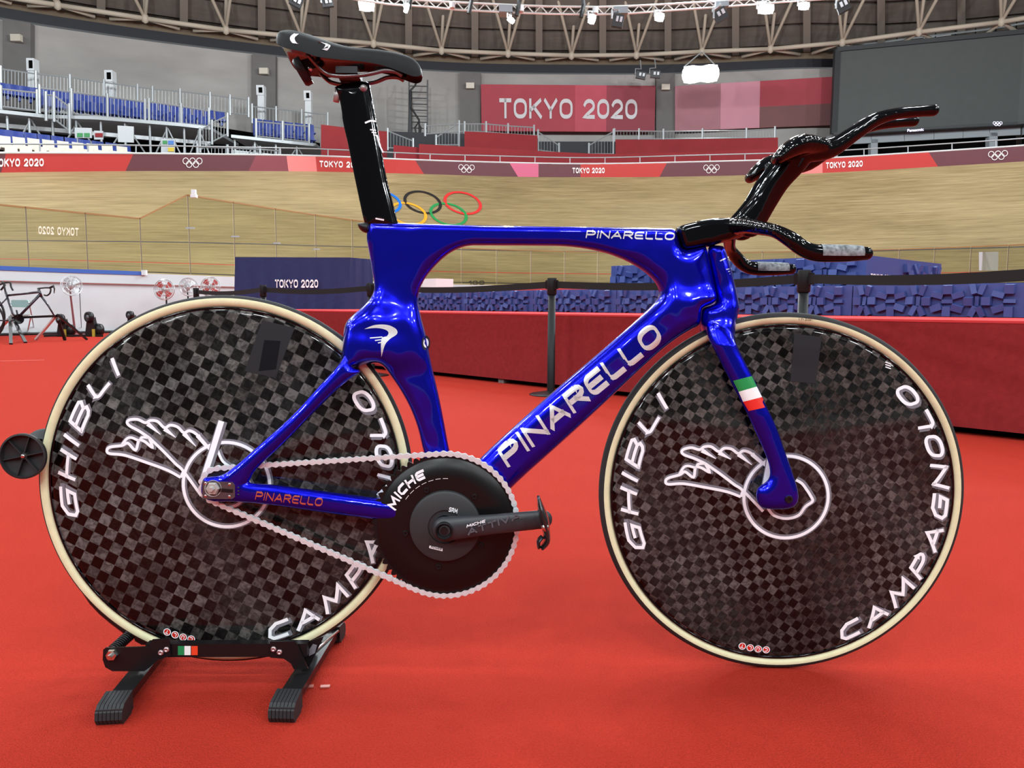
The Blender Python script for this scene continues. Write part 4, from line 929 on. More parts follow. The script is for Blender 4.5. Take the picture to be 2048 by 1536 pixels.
for i, (a, b) in enumerate(zip(pp[:-1], pp[1:])):
    n = 10; rows = []
    for k in range(n + 1):
        c = a + (b - a) * (.012 + .976 * k / n) + up * (HPOST - .05 - .028 * math.sin(math.pi * k / n)); rows.append([c - up * .025, c + up * .025, c + up * .025 + nV * .002, c - up * .025 + nV * .002, c - up * .025])
    o = MB().grid(rows).build('barrier_belt', m_belt, smooth=False)
    tag(o, 'black webbing belt ' + ['between the two leftmost barrier posts', 'across the front of the navy desk', 'from the seat tube to the nearest post', 'running behind the down tube and head tube', 'running off to the right behind the front wheel'][i], 'belt', 'webbing belts between the posts')
# ================================================================== TRACK BICYCLE
BX0, BY0, BYAW, WBASE, LIFT, _, LEAN, STEER = (-0.51288, 1.35519, 0.03509, 1.01066, 0.02649, 0.67771, 0.04032, 0.07467)
RW = .334; HA = math.radians(74); RK = .038
bO = np.array([BX0, BY0, 0.]); _U = np.array([math.cos(BYAW), math.sin(BYAW), 0]); _W = np.array([math.sin(BYAW), -math.cos(BYAW), 0]); _Z = np.array([0, 0, 1.])
bU = _U; bW = _W * math.cos(LEAN) + _Z * math.sin(LEAN); bZ = _Z * math.cos(LEAN) - _W * math.sin(LEAN)
def srot(p, st=STEER):
    p = np.asarray(p, float); Aa = np.array([WBASE - RK, 0, RW]); k = np.array([-math.cos(HA), 0, math.sin(HA)])
    q = p - Aa; return Aa + q * math.cos(st) + np.cross(k, q) * math.sin(st) + k * ((q @ k)[..., None]) * (1 - math.cos(st))
cl_ = np.array([(CAMP - bO) @ bU, (CAMP - bO) @ bW, (CAMP - bO) @ bZ])
def bk(px, py, w=0.0):                # pixel -> (u, z) on the frame plane at offset w
    d = ray(px, py); dl = np.array([d @ bU, d @ bW, d @ bZ]); s = (w - cl_[1]) / dl[1]; q = cl_ + dl * s; return np.array([q[0], q[2]])
_cf = srot(cl_, -STEER)
def bf(px, py, w=0.0):                # same in the steered front assembly
    d = ray(px, py); dl = np.array([d @ bU, d @ bW, d @ bZ]); df = srot(cl_ + dl, -STEER) - _cf; s = (w - _cf[1]) / df[1]; q = _cf + df * s; return np.array([q[0], q[2]])
bike = bpy.data.objects.new('track_bicycle', None); COL.objects.link(bike); bike.matrix_world = mat4(np.stack([bU, -bW, bZ], 1), bO); ORIG[bike.name] = np.zeros(3)
tag(bike, 'glossy blue track bicycle with two disc wheels, held by a black floor stand', 'bicycle')
class BB(MB):                         # mesh in bike coordinates (u, w, z)
    def __init__(s, front=False): super().__init__(); s.front = front
    def build(s, name, m, parent=None, smooth=False, sharp=None):
        v = np.array(s.v, float)
        if s.front: v = srot(v)
        v = v * np.array([1, -1, 1]); t = MB(); t.v = [tuple(q) for q in v]; t.f = [tuple(f[::-1]) for f in s.f]
        return t.build(name, m, parent if parent is not None else bike, smooth, np.zeros(3), sharp)
# ---- implicit surfaces
def surfnet(F, org, h):
    S = F > 0; nx, ny, nz = F.shape
    c = np.zeros((nx - 1, ny - 1, nz - 1), np.int8)
    for i in (0, 1):
        for j in (0, 1):
            for k in (0, 1): c += S[i:nx - 1 + i, j:ny - 1 + j, k:nz - 1 + k]
    I, J, K = np.nonzero((c > 0) & (c < 8)); n = len(I)
    acc = np.zeros((n, 3)); cnt = np.zeros(n)
    cor = [(i, j, k) for i in (0, 1) for j in (0, 1) for k in (0, 1)]
    val = {q: F[I + q[0], J + q[1], K + q[2]].astype(float) for q in cor}
    for a in cor:
        for ax in range(3):
            if a[ax] == 0:
                b = list(a); b[ax] = 1; b = tuple(b); fa, fb_ = val[a], val[b]; m = (fa > 0) != (fb_ > 0)
                t = np.where(m, fa / np.where(m, fa - fb_, 1), 0)
                for d in range(3): acc[:, d] += np.where(m, a[d] + (t if d == ax else 0), 0)
                cnt += m
    V = (acc / cnt[:, None] + np.stack([I, J, K], 1)) * h + np.asarray(org)
    idx = -np.ones(c.shape, np.int64); idx[I, J, K] = np.arange(n)
    quads = []
    for ax in range(3):
        sl0 = [slice(1, -1)] * 3; sl1 = [slice(1, -1)] * 3; sl0[ax] = slice(0, -1); sl1[ax] = slice(1, None)
        a = S[tuple(sl0)]; b = S[tuple(sl1)]; e = np.nonzero(a != b); inside = a[e]
        base = [q + (0 if d == ax else 1) for d, q in enumerate(e)]
        d1, d2 = [d for d in range(3) if d != ax]
        def cell(o1, o2):
            q = [b_.copy() for b_ in base]; q[d1] -= o1; q[d2] -= o2; return idx[tuple(q)]
        Q = np.stack([cell(1, 1), cell(0, 1), cell(0, 0), cell(1, 0)], 1)
        flip = inside if ax != 1 else ~inside
        Q[~flip] = Q[~flip][:, ::-1]; quads.append(Q)
    Q = np.concatenate(quads); Q = Q[(Q >= 0).all(1)]
    return V, Q
def nets_smooth(V, Q, it=3, lam=.5):
    e = np.concatenate([Q[:, [0, 1]], Q[:, [1, 2]], Q[:, [2, 3]], Q[:, [3, 0]]]); e = np.concatenate([e, e[:, ::-1]])
    deg = np.bincount(e[:, 0], minlength=len(V))[:, None]
    for i in range(it):
        for l in (lam, -lam * 1.02):
            s = np.stack([np.bincount(e[:, 0], V[e[:, 1], d], minlength=len(V)) for d in range(3)], 1); V = V + l * (s / deg - V)
    return V
def big_mesh(name, V, Q, m, parent, front=False):
    if front: V = srot(V)
    V = V * np.array([1, -1, 1]); me = bpy.data.meshes.new(name); me.from_pydata(V.tolist(), [], Q.tolist()); me.shade_smooth(); me.materials.append(m); me.update()
    bm = bmesh.new(); bm.from_mesh(me); bmesh.ops.recalc_face_normals(bm, faces=bm.faces); bm.to_mesh(me); bm.free()
    o = bpy.data.objects.new(name, me); COL.objects.link(o); o.parent = parent; ORIG[o.name] = np.zeros(3); return o
def chaikin(p, it=2, closed=True):
    p = np.asarray(p, float)
    for _ in range(it):
        q = np.roll(p, -1, 0); p = np.stack([.75 * p + .25 * q, .25 * p + .75 * q], 1).reshape(-1, 2)
    return p
def poly_sdf(poly, X, Y):             # positive inside
    d = np.full(X.shape, 1e9); ins = np.zeros(X.shape, bool); n = len(poly)
    for i in range(n):
        a = poly[i]; b = poly[(i + 1) % n]; e = b - a; L = e @ e
        if L < 1e-14: continue
        t = np.clip(((X - a[0]) * e[0] + (Y - a[1]) * e[1]) / L, 0, 1)
        d = np.minimum(d, (X - a[0] - t * e[0]) ** 2 + (Y - a[1] - t * e[1]) ** 2)
        c = (a[1] > Y) != (b[1] > Y)
        if c.any(): ins ^= c & (X < (b[0] - a[0]) * (Y - a[1]) / ((b[1] - a[1]) or 1e-12) + a[0])
    return np.where(ins, 1, -1) * np.sqrt(d)
def idw(ctrl, X, Y, p=4):
    num = [np.zeros(X.shape) for _ in range(ctrl.shape[1] - 2)]; den = np.zeros(X.shape)
    for c in ctrl:
        w = 1 / ((X - c[0]) ** 2 + (Y - c[1]) ** 2 + 1e-5) ** (p / 2); den += w
        for k in range(len(num)): num[k] += w * c[2 + k]
    return [q / den for q in num]
def blur(a, it):
    for _ in range(it):
        b = np.pad(a, 1, mode='edge'); a = (b[:-2, 1:-1] + b[2:, 1:-1] + b[1:-1, :-2] + b[1:-1, 2:] + 4 * b[1:-1, 1:-1]) / 8
    return a
def smax(a, b, k=.25):
    h = np.maximum(k - np.abs(a - b), 0) / k; return np.maximum(a, b) + h * h * k / 4
class Shell:
    """body given by side outlines; each layer: outline (u,z), centre offset w0, half thickness T, rounding R"""
    def __init__(s, lo, hi, h): 
        s.lo, s.h = np.array(lo), h; s.xu = np.arange(lo[0], hi[0], h); s.xw = np.arange(lo[1], hi[1] + h / 2, h); s.xz = np.arange(lo[2], hi[2], h)
        s.X, s.Y = np.meshgrid(s.xu, s.xz, indexing='ij'); s.F = None; s.hf = np.full(s.X.shape, -1.0)
    def layer(s, poly, w0, T, R, holes=(), k=.25, pw=2.0):
        d = poly_sdf(poly, s.X, s.Y)
        for hpoly in holes: d = np.minimum(d, -poly_sdf(hpoly, s.X, s.Y))
        e = np.maximum(0, 1 - d / R) ** 2; aw = np.abs(s.xw)[None, :, None]
        w0 = np.broadcast_to(w0, s.X.shape); T = np.broadcast_to(T, s.X.shape)
        f = (1 - e)[:, None, :] - (np.abs(aw - w0[:, None, :]) / T[:, None, :]) ** pw
        f = np.clip(f, -3, 1).astype(np.float32)
        s.F = f if s.F is None else smax(s.F, f, k)
        s.hf = np.maximum(s.hf, np.where(d > 0, w0 + T * np.sqrt(np.maximum(0, 1 - e)), -1))
        return s
    def mesh(s, sm=3): 
        V, Q = surfnet(s.F, s.lo, s.h); return nets_smooth(V, Q, sm), Q
    def surf(s, u, z):
        i = np.clip((u - s.lo[0]) / s.h, 0, len(s.xu) - 1.01); j = np.clip((z - s.lo[2]) / s.h, 0, len(s.xz) - 1.01); a, b = int(i), int(j); fi, fj = i - a, j - b; H = s.hf
        return H[a, b] * (1 - fi) * (1 - fj) + H[a + 1, b] * fi * (1 - fj) + H[a, b + 1] * (1 - fi) * fj + H[a + 1, b + 1] * fi * fj

# ---- materials of the bike
def candy_blue():
    m = bpy.data.materials.new('candy_blue_paint'); m.use_nodes = True; nt = m.node_tree; b = nt.nodes['Principled BSDF']
    b.inputs['Base Color'].default_value = (0.004, 0.005, 0.78, 1); b.inputs['Metallic'].default_value = .9; b.inputs['Roughness'].default_value = .2
    b.inputs['Coat Weight'].default_value = .7; b.inputs['Coat Roughness'].default_value = .05
    n = nt.nodes.new('ShaderNodeTexNoise'); n.inputs['Scale'].default_value = 2500; bp = nt.nodes.new('ShaderNodeBump'); bp.inputs['Strength'].default_value = .04; bp.inputs['Distance'].default_value = .001
    tc = nt.nodes.new('ShaderNodeTexCoord'); nt.links.new(tc.outputs['Object'], n.inputs[0]); nt.links.new(n.outputs[0], bp.inputs['Height']); nt.links.new(bp.outputs[0], b.inputs['Normal'])
    return m
m_blue = candy_blue()
m_gloss = mat('gloss_black', (7, 8, 11), rough=.07, spec=.42)
m_satin = mat('satin_black', (26, 27, 30), rough=.45)
m_saddle = mat('saddle_black', (17, 18, 20), rough=.5, spec=.22)
m_chrome = mat('polished_steel', (220, 216, 212), rough=.22, metal=1.0)
m_chain = mat('chain_nickel', (224, 230, 232), rough=.3, metal=.35)
m_tan = mat('tan_sidewall', (222, 219, 178), rough=.7, noise=.05, nscale=60)
m_tread = mat('tyre_tread', (38, 37, 38), rough=.75)
m_decal = mat('decal_white', (248, 251, 255), rough=.35)
m_decalg = mat('decal_grey', (120, 122, 130), rough=.4)
m_silver_d = mat('brushed_silver_decal', (220, 224, 224), rough=.38, metal=.4, noise=.10, nscale=60, stretch=(1, 1, 12))
m_copper_d = mat('copper_decal', (206, 110, 84), rough=.35, metal=.6)

# ---- frame
def PT(lst, w=0.0, f=bk): return np.array([f(x, y, w) for x, y in lst])
main_px = [(729, 467), (739, 444), (742, 443), (860, 446.5), (960, 449.5), (1150, 452), (1340, 455), (1352, 457), (1357, 470), (1362, 490), (1367, 497), (1375, 498), (1395, 492), (1411, 488), (1415, 492), (1421, 520), (1431, 565), (1435, 592), (1434, 602), (1424, 609), (1406, 616), (1403, 622), (1402, 648), (1397, 653), (1377, 664), (1357, 676), (1325, 700), (1294, 728), (1278, 743),
           (1198, 819), (1119, 891), (1024, 975), (975, 1030), (945, 1085), (905, 1108), (865, 1108), (835, 1085), (826, 1050), (838, 1010), (850, 960), (847, 908), (843, 894), (835, 857), (819.5, 816), (799, 779), (775, 745), (764, 731), (752, 727), (735, 728), (715, 736), (697, 740), (684, 728), (684, 715), (686, 691), (687, 664), (690, 646), (701, 633), (725, 613), (740, 596), (747, 579), (747, 566), (743, 545), (738, 511)]
hole_px = [(960, 489), (1079, 489.5), (1139, 490.5), (1198, 499.5), (1246, 515), (1286, 537), (1309, 557), (1320, 573), (1323, 588), (1316, 602), (1297, 621), (1262, 652), (1198, 708), (1099, 791), (960, 917), (935, 950), (925, 958), (915, 950), (906, 925), (898, 904), (887, 843), (874, 779), (861, 727), (852, 674), (843, 643), (836.5, 615), (834, 600), (835, 586), (841.5, 569), (853, 549), (874, 525), (897, 505), (921, 493), (942, 489)]
ctrl_px = [(1250, 463, .019, .011), (1300, 464, .021, .011), (1340, 466, .023, .011), (745, 460, 0.0155, 0.012), (790, 465, 0.0165, 0.012), (850, 468, 0.0165, 0.011), (920, 468, 0.0165, 0.011), (1000, 468, 0.0165, 0.011), (1080, 469, 0.0165, 0.011), (1150, 471, 0.017, 0.011), (1220, 480, 0.019, 0.011), (1290, 500, 0.023, 0.026), (1340, 500, 0.026, 0.03), (1375, 540, 0.028, 0.03), (1415, 520, 0.022, 0.02), (1425, 570, 0.023, 0.018), (1340, 550, 0.026, 0.026), (1370, 575, 0.028, 0.03),
           (1335, 604, 0.036, 0.024), (1370, 606, 0.039, 0.028), (1415, 606, 0.036, 0.014), (1345, 625, 0.036, 0.03), (1390, 640, 0.033, 0.02), (1310, 650, 0.031, 0.024), (1270, 690, 0.028, 0.024), (1200, 760, 0.026, 0.024), (1150, 805, 0.026, 0.024), (1100, 850, 0.026, 0.024), (1040, 900, 0.026, 0.024), (1000, 940, 0.027, 0.024), (945, 1000, 0.03, 0.024),
           (760, 500, 0.016, 0.02), (800, 490, 0.017, 0.03), (780, 540, 0.0155, 0.03), (830, 530, 0.016, 0.024), (790, 580, 0.016, 0.036), (770, 600, 0.021, 0.024), (815, 605, 0.018, 0.026),
           (705, 648, 0.046, 0.02), (740, 645, 0.043, 0.03), (775, 650, 0.036, 0.04), (810, 655, 0.027, 0.03), (695, 690, 0.052, 0.016), (730, 695, 0.05, 0.03), (770, 700, 0.042, 0.03), (815, 700, 0.031, 0.026), (845, 690, 0.022, 0.016), (700, 722, 0.052, 0.012), (745, 716, 0.046, 0.014), (790, 716, 0.036, 0.016), (840, 718, 0.024, 0.014),
           (790, 748, 0.0195, 0.02), (825, 745, 0.0195, 0.02), (850, 745, 0.0195, 0.02), (820, 790, 0.0195, 0.02), (850, 830, 0.0195, 0.02), (868, 890, 0.0195, 0.02), (880, 960, 0.026, 0.026), (880, 1050, 0.034, 0.03)]
poly_main = chaikin(PT(main_px, .012), 2); hole = chaikin(PT(hole_px, .012), 2)
ctrl = np.array([[*bk(x, y, .012), T, R] for x, y, T, R in ctrl_px])
sh = Shell((-.075, -.084, .225), (.935, .084, .86), .0022)
Tm, Rm = idw(ctrl, sh.X, sh.Y, 3.2); Tm = blur(Tm, 70); Rm = blur(Rm, 90)
sh.layer(poly_main, 0.0, Tm, Rm, [hole], pw=2.2)
ss_px = [(725, 742), (700, 738), (690, 716), (683, 715), (670.5, 735), (640, 767), (588, 827), (528, 881), (487, 918), (470, 932), (447, 950), (425, 953), (404, 954), (404, 1002), (473, 1002), (476, 985), (490, 972), (502, 958), (506, 946), (528, 922), (565.5, 890), (640, 811), (691, 762)]
cs_px = [(404, 954), (470, 956), (490, 962), (505, 967), (547, 970), (640, 985), (755, 1002), (860, 1016), (860, 1062), (747, 1044.5), (640, 1028), (547, 1011), (473, 1002), (404, 1002)]
ua, ub = bk(700, 720, .055)[0], bk(430, 978, .06)[0]
w_ss = np.interp(sh.X, [ub, ub + .05, ua], [.064, .062, .046]); T_ss = np.interp(sh.X, [ub, ub + .06, ua], [.0095, .0105, .0125])
sh.layer(chaikin(PT(ss_px, .062), 2), w_ss, T_ss, .0125)
uc = bk(860, 1040, .03)[0]
w_cs = np.interp(sh.X, [ub, ub + .05, uc], [.064, .062, .030]); sh.layer(chaikin(PT(cs_px, .062), 2), w_cs, np.interp(sh.X, [ub, ub + .06, uc], [.0095, .0105, .016]), .0145)
V, Q = sh.mesh(3); frame = big_mesh('frame', V, Q, m_blue, bike)
def on_frame(px, py, wg=.026, eps=.0007):
    u, z = bk(px, py, wg)
    for _ in range(2):
        w = sh.surf(u, z); u, z = bk(px, py, max(w, .004))
    return (u, max(sh.surf(u, z), .004) + eps, z)
# big lettering on the down tube and the small ones
def line_text(txt, p0, p1, hgt, m, name, th, gap, slant, xs, f, cols=3, parent=None):
    W = (text_width(txt, gap)) * xs + th + slant * .9; p0 = np.array(p0, float); p1 = np.array(p1, float); e = (p1 - p0) / np.linalg.norm(p1 - p0); nrm = np.array([e[1], -e[0]]); L = np.linalg.norm(p1 - p0)
    b = BB(); stroke_text(txt, lambda x, y: f(*(p0 + e * (x / W * L) + nrm * y * hgt)), th=th, gap=gap, slant=slant, cols=cols, step=.12, mb=b, xs=xs)
    return b.build(name, m, parent or frame)
line_text('PINARELLO', (1016, 936), (1332, 677), 45, m_silver_d, 'lettering', .25, .33, .22, 1.6, lambda x, y: on_frame(x, y))
line_text('PINARELLO', (1171, 476), (1350, 480.5), 15.5, m_silver_d, 'lettering', .21, .33, .25, 1.7, lambda x, y: on_frame(x, y))
line_text('PINARELLO', (510, 999), (645, 1013), 17, m_copper_d, 'lettering', .20, .33, .25, 1.7, lambda x, y: on_frame(x, y, .07))
# silver swoosh emblem on the shoulder
em = BB()
def fr2(x, y): return on_frame(x, y, .045)
c1 = smooth_path([(729, 658), (750, 650), (775, 650), (792, 658), (794, 668), (780, 678), (770, 690), (763, 714)], 5); c2 = smooth_path([(729, 658), (752, 656), (770, 659), (777, 665), (774, 672), (764, 676), (762, 690), (763, 714)], 5)
em.grid([[fr2(*(a + (b - a) * k / 4)) for k in range(5)] for a, b in zip(c1, c2)])
for (a, b) in (((740, 676), (765, 674)), ((750, 681), (765, 679)), ((756, 686), (765, 684))): ribbon(em, [a, b], 2.2, fr2, 2, 4)
em.build('swoosh_emblem', m_silver_d, frame)
# round crest on the seat tube front
cr = BB(); rows = []
for k in range(25):
    a = 2 * math.pi * k / 24; rows.append([on_frame(852 + 8.5 * r * math.cos(a), 686 + 15 * r * math.sin(a), .02, .0009) for r in (.62, 1.0)])
cr.grid(rows); cr.build('crest_ring', m_satin, frame)
cr = BB(); cr.grid([[on_frame(852 + 8.5 * r * math.cos(a), 686 + 15 * r * math.sin(a), .02, .0009) for r in (.02, .35, .62)] for a in np.linspace(0, 2 * math.pi, 19)]); cr.build('crest_face', m_decal, frame)
# tail cap behind the seat tube
tcp = PT([(713, 447), (716, 444), (740, 444), (741, 462), (736, 465), (726, 464), (717, 457)], .01); s2 = Shell((tcp[:, 0].min() - .01, -.022, tcp[:, 1].min() - .01), (tcp[:, 0].max() + .012, .022, tcp[:, 1].max() + .01), .0015)
s2.layer(chaikin(tcp, 2), 0.0, .0155, .009); V, Q = s2.mesh(2); big_mesh('tail_cap', V, Q, m_satin, frame)
# seat post
sp_px = [(667, 168), (737, 157), (741, 182), (748, 218), (759, 280), (772, 354), (783, 395), (795, 444), (800, 460), (734, 460), (727, 444), (718, 401), (704, 335), (696, 291.5), (684, 242), (682, 218), (677, 193), (670, 185)]
sp = PT(sp_px, .006); s3 = Shell((sp[:, 0].min() - .01, -.018, sp[:, 1].min() - .01), (sp[:, 0].max() + .01, .018, sp[:, 1].max() + .01), .0016)
s3.layer(chaikin(sp, 1), 0.0, .0125, .03); V, Q = s3.mesh(3); post = big_mesh('seat_post', V, Q, m_gloss, bike)
def on_post(px, py):
    u, z = bk(px, py, .012); return (u, max(s3.surf(u, z), .003) + .0006, z)
dm = BB()
for pl, th in (([(730, 246), (740, 241), (751, 240)], 3.5), ([(740, 259), (751, 259)], 2.2), ([(743, 264), (752, 264)], 2.2), ([(746, 269), (754, 269)], 2), ([(753, 268), (758, 288), (765, 303)], 3), ([(751, 437), (768, 440)], 3)): ribbon(dm, pl, th, on_post, 2, 3)
dm.build('post_graphic', m_decal, post)
BB().lathe([(.0005, .004), (.0035, .004), (.0042, 0), (.006, -.001), (.0065, -.004)], (*bk(726, 175, .013)[:1], .0125, bk(726, 175, .013)[1]), (0, 1, 0), 14).build('clamp_bolt', mat('bolt_steel', (170, 168, 166), rough=.35, metal=.5), post, smooth=True)
uu_, zz_ = bk(674, 190, 0); BB().lathe([(.0005, -.012), (.0055, -.012), (.0055, .012), (.0005, .012)], (uu_, 0, zz_), (.15, 0, 1), 12).build('clamp_barrel', mat('bolt_steel', (170, 168, 166), rough=.35, metal=.5), post, smooth=True)

# ---- saddle
SADP = [(844, 146, 148.5, .009), (840, 133, 152, .016), (826, 118, 152, .0195), (800, 108.5, 142, .0205), (770, 103, 131.5, .022), (740, 100, 125, .0245), (705, 98, 121, .030), (675, 92.5, 118, .041), (645, 84, 113, .054), (618, 76.5, 103, .063), (592, 71.5, 97, .066), (574, 73, 90, .060), (566, 79, 85, .046)]
rows = []; prof = []
sadp = smooth_path(np.array(SADP), 4)
for (x, yt, yb, hw) in sadp:
    hw = max(hw, .006); u, zt = bk(x, yt, 0); zb = bk(x, yb, hw)[1]; zb = min(zb, zt - .003); row = []
    for k in range(17):
        a = -math.pi / 2 + math.pi * k / 16; w = hw * math.copysign(abs(math.sin(a)) ** .8, math.sin(a)); zz = zb + (zt - zb) * abs(math.cos(a)) ** .75; row.append((u, w, zz))
    zin = zb + (zt - zb) * .28
    for k in range(1, 8):
        t = k / 8; w = hw * (1 - 2 * t) * .97; row.append((u, w, zb + (zin - zb) * math.sin(math.pi * t)))
    row.append(row[0]); rows.append(row)
sb = BB(); sb.grid([r[:17] for r in rows]); sb.add([r for r in rows[0][:-1]], [tuple(range(len(rows[0]) - 1))]); sb.add([r for r in rows[-1][:-1]], [tuple(range(len(rows[-1]) - 1))[::-1]])
sad = sb.build('saddle', m_saddle, bike, smooth=True)
us = BB(); us.grid([r[16:] for r in rows]); us.build('underside_shell', mat('shell_gloss', (9, 8, 9), rough=.16, spec=.22), sad, smooth=True)
def on_saddle(px, py, row_lo, row_hi): pass
for pl in ([(596, 72), (590, 84), (594, 94), (600, 96)], [(640, 84), (655, 88), (650, 101)]):
    g = BB(); rr = []
    for (x, y) in smooth_path(pl, 4):
        rr.append([(bk(x + d, y, .045)[0], None, bk(x + d, y, .045)[1]) for d in (-4.5, 0, 4.5)])
    def lift(q):
        u, _, z = q; best = None
        i = int(np.argmin([abs(r[0][0] - u) for r in rows])); r = rows[i][8:17]
        zs = np.array([p[2] for p in r]); ws_ = np.array([p[1] for p in r]); return (u, float(np.interp(-z, -zs, ws_)) + .0008, z)
    g.grid([[lift(q) for q in r] for r in rr]); g.build('saddle_graphic', m_decal, sad)
rl_ = mat('red_chrome_rail', (120, 40, 44), rough=.18, metal=.9)
for s in (-1, 1):
    pts = [(616, 112), (640, 138), (655, 148), (680, 152), (718, 150.5), (745, 146), (768, 139), (790, 140), (803, 147)]
    BB().tube(smooth_path([(bk(x, y, .024)[0], s * interp(x, [616, 655, 745, 803], [.034, .023, .022, .012]), bk(x, y, .024)[1]) for x, y in pts], 4), .0037, 8).build('rail', mat('rail_steel', (120, 112, 112), rough=.25, metal=.8), sad, smooth=True)
q0, q1 = bk(677, 143, 0), bk(720, 157, 0)
BB().box(((q0[0] + q1[0]) / 2, 0, (q0[1] + q1[1]) / 2), (q1[0] - q0[0], .056, q0[1] - q1[1])).build('rail_clamp', m_satin, post)
mt = BB(); a, b = bk(634, 130, 0), bk(601, 140, 0); mt.bar((a[0], 0, a[1]), (b[0], 0, b[1]), .03, .02); 
mt.lathe([(.001, -.008), (.022, -.008), (.025, -.004), (.025, .006), (.001, .008)], (bk(606, 143, 0)[0], 0, bk(606, 143, 0)[1]), (.9, 0, .5), 20); mt.build('rear_mount', m_satin, sad, smooth=True, sharp=35)
BB().lathe([(.0005, .003), (.004, .003), (.005, 0)], (bk(620, 137, .016)[0], .016, bk(620, 137, .016)[1]), (0, 1, 0), 12).build('mount_bolt', m_chrome, sad, smooth=True)

# ---- fork
crown_px = [(1415, 489), (1425, 533), (1434.6, 585), (1436, 603), (1428, 609), (1409, 615), (1404, 622), (1403, 650), (1409, 664), (1417, 673), (1432, 704), (1446, 734), (1462, 766), (1496, 766), (1500, 740), (1476, 692), (1470, 676), (1472, 652), (1480, 621), (1481.5, 612), (1472, 565), (1462, 525), (1452.5, 494), (1446, 489)]
leg_px = [(1420, 640), (1417, 672), (1432.6, 704), (1452.4, 744), (1472, 783), (1492, 823), (1512, 867), (1532, 910.5), (1540, 938), (1539, 955), (1530, 966), (1516, 973), (1511, 986), (1514, 1006), (1524, 1016), (1545, 1018), (1579, 1017), (1594, 1007), (1597, 986), (1583.5, 942), (1568, 898.6), (1552, 851), (1532, 811), (1516, 771.5), (1496, 732), (1476, 692), (1465, 650)]
fk = Shell((.80, -.075, .27), (1.07, .075, .83), .0019)
fctrl = np.array([[*bf(x, y, .015), T] for x, y, T in ((1435, 500, .019), (1450, 560, .022), (1460, 600, .026), (1420, 630, .030), (1450, 625, .034), (1445, 660, .040), (1460, 700, .046), (1480, 750, .050), (1470, 612, .03))])
Tf, = idw(fctrl, fk.X, fk.Y); Tf = blur(Tf, 60)
zc = bf(1450, 690, .02)[1]
fk.layer(chaikin(PT(crown_px[:10] + [(1432, 700), (1474, 694)] + crown_px[16:], .015, bf), 2), 0.0, Tf, .017, pw=2.4)
w_lg = np.interp(fk.Y, [bf(1560, 1000, .05)[1], bf(1500, 830, .05)[1], bf(1450, 690, .04)[1], bf(1440, 650, .04)[1]], [.052, .050, .040, .026]); T_lg = np.interp(fk.Y, [.33, .45, .62, .68], [.0115, .0095, .012, .015])
fk.layer(chaikin(PT(leg_px, .05, bf), 2), w_lg, T_lg, .017)
V, Q = fk.mesh(3); fork = big_mesh('fork', V, Q, m_blue, bike, True)
def on_fork(px, py, wg=.055, eps=.0008):
    u, z = bf(px, py, wg)
    for _ in range(2): w = fk.surf(u, z); u, z = bf(px, py, max(w, .004))
    return (u, max(fk.surf(u, z), .004) + eps, z)
bl, br = np.array([(1466, 761.5), (1477, 783.5), (1486, 803.5), (1497, 822)]), np.array([(1503.5, 752), (1513.5, 773), (1524, 794), (1533.5, 814)])
for k, (nm, c) in enumerate((('green', (30, 140, 72)), ('white', (236, 236, 236)), ('red', (222, 44, 34)))):
    g = BB(True); g.grid([[on_fork(*((bl[k] + (bl[k + 1] - bl[k]) * i / 4) * (1 - j / 10) + (br[k] + (br[k + 1] - br[k]) * i / 4) * (j / 10))) for j in range(11)] for i in range(5)]); g.build('flag_stripe', mat('flag_' + nm, c, rough=.4), fork)
g = BB(True)
for pl, th in (([(1440, 522), (1450, 517), (1457, 514)], 2.2), ([(1452, 539), (1462, 537)], 1.8), ([(1456, 543), (1463, 542)], 1.6), ([(1459, 548), (1465, 547)], 1.6)): ribbon(g, pl, th, lambda x, y: on_fork(x, y, .015), 2, 3)
g.build('fork_graphic', m_silver_d, fork)
uu_, zz_ = bf(1577, 998, .062)
BB(True).lathe([(.0005, .0005), (.003, .0005), (.0032, .003), (.0065, .003), (.0075, 0), (.0075, -.006)], (uu_, .0632, zz_), (0, 1, 0), 18).build('axle_bolt', m_blackm, fork, smooth=True, sharp=40)

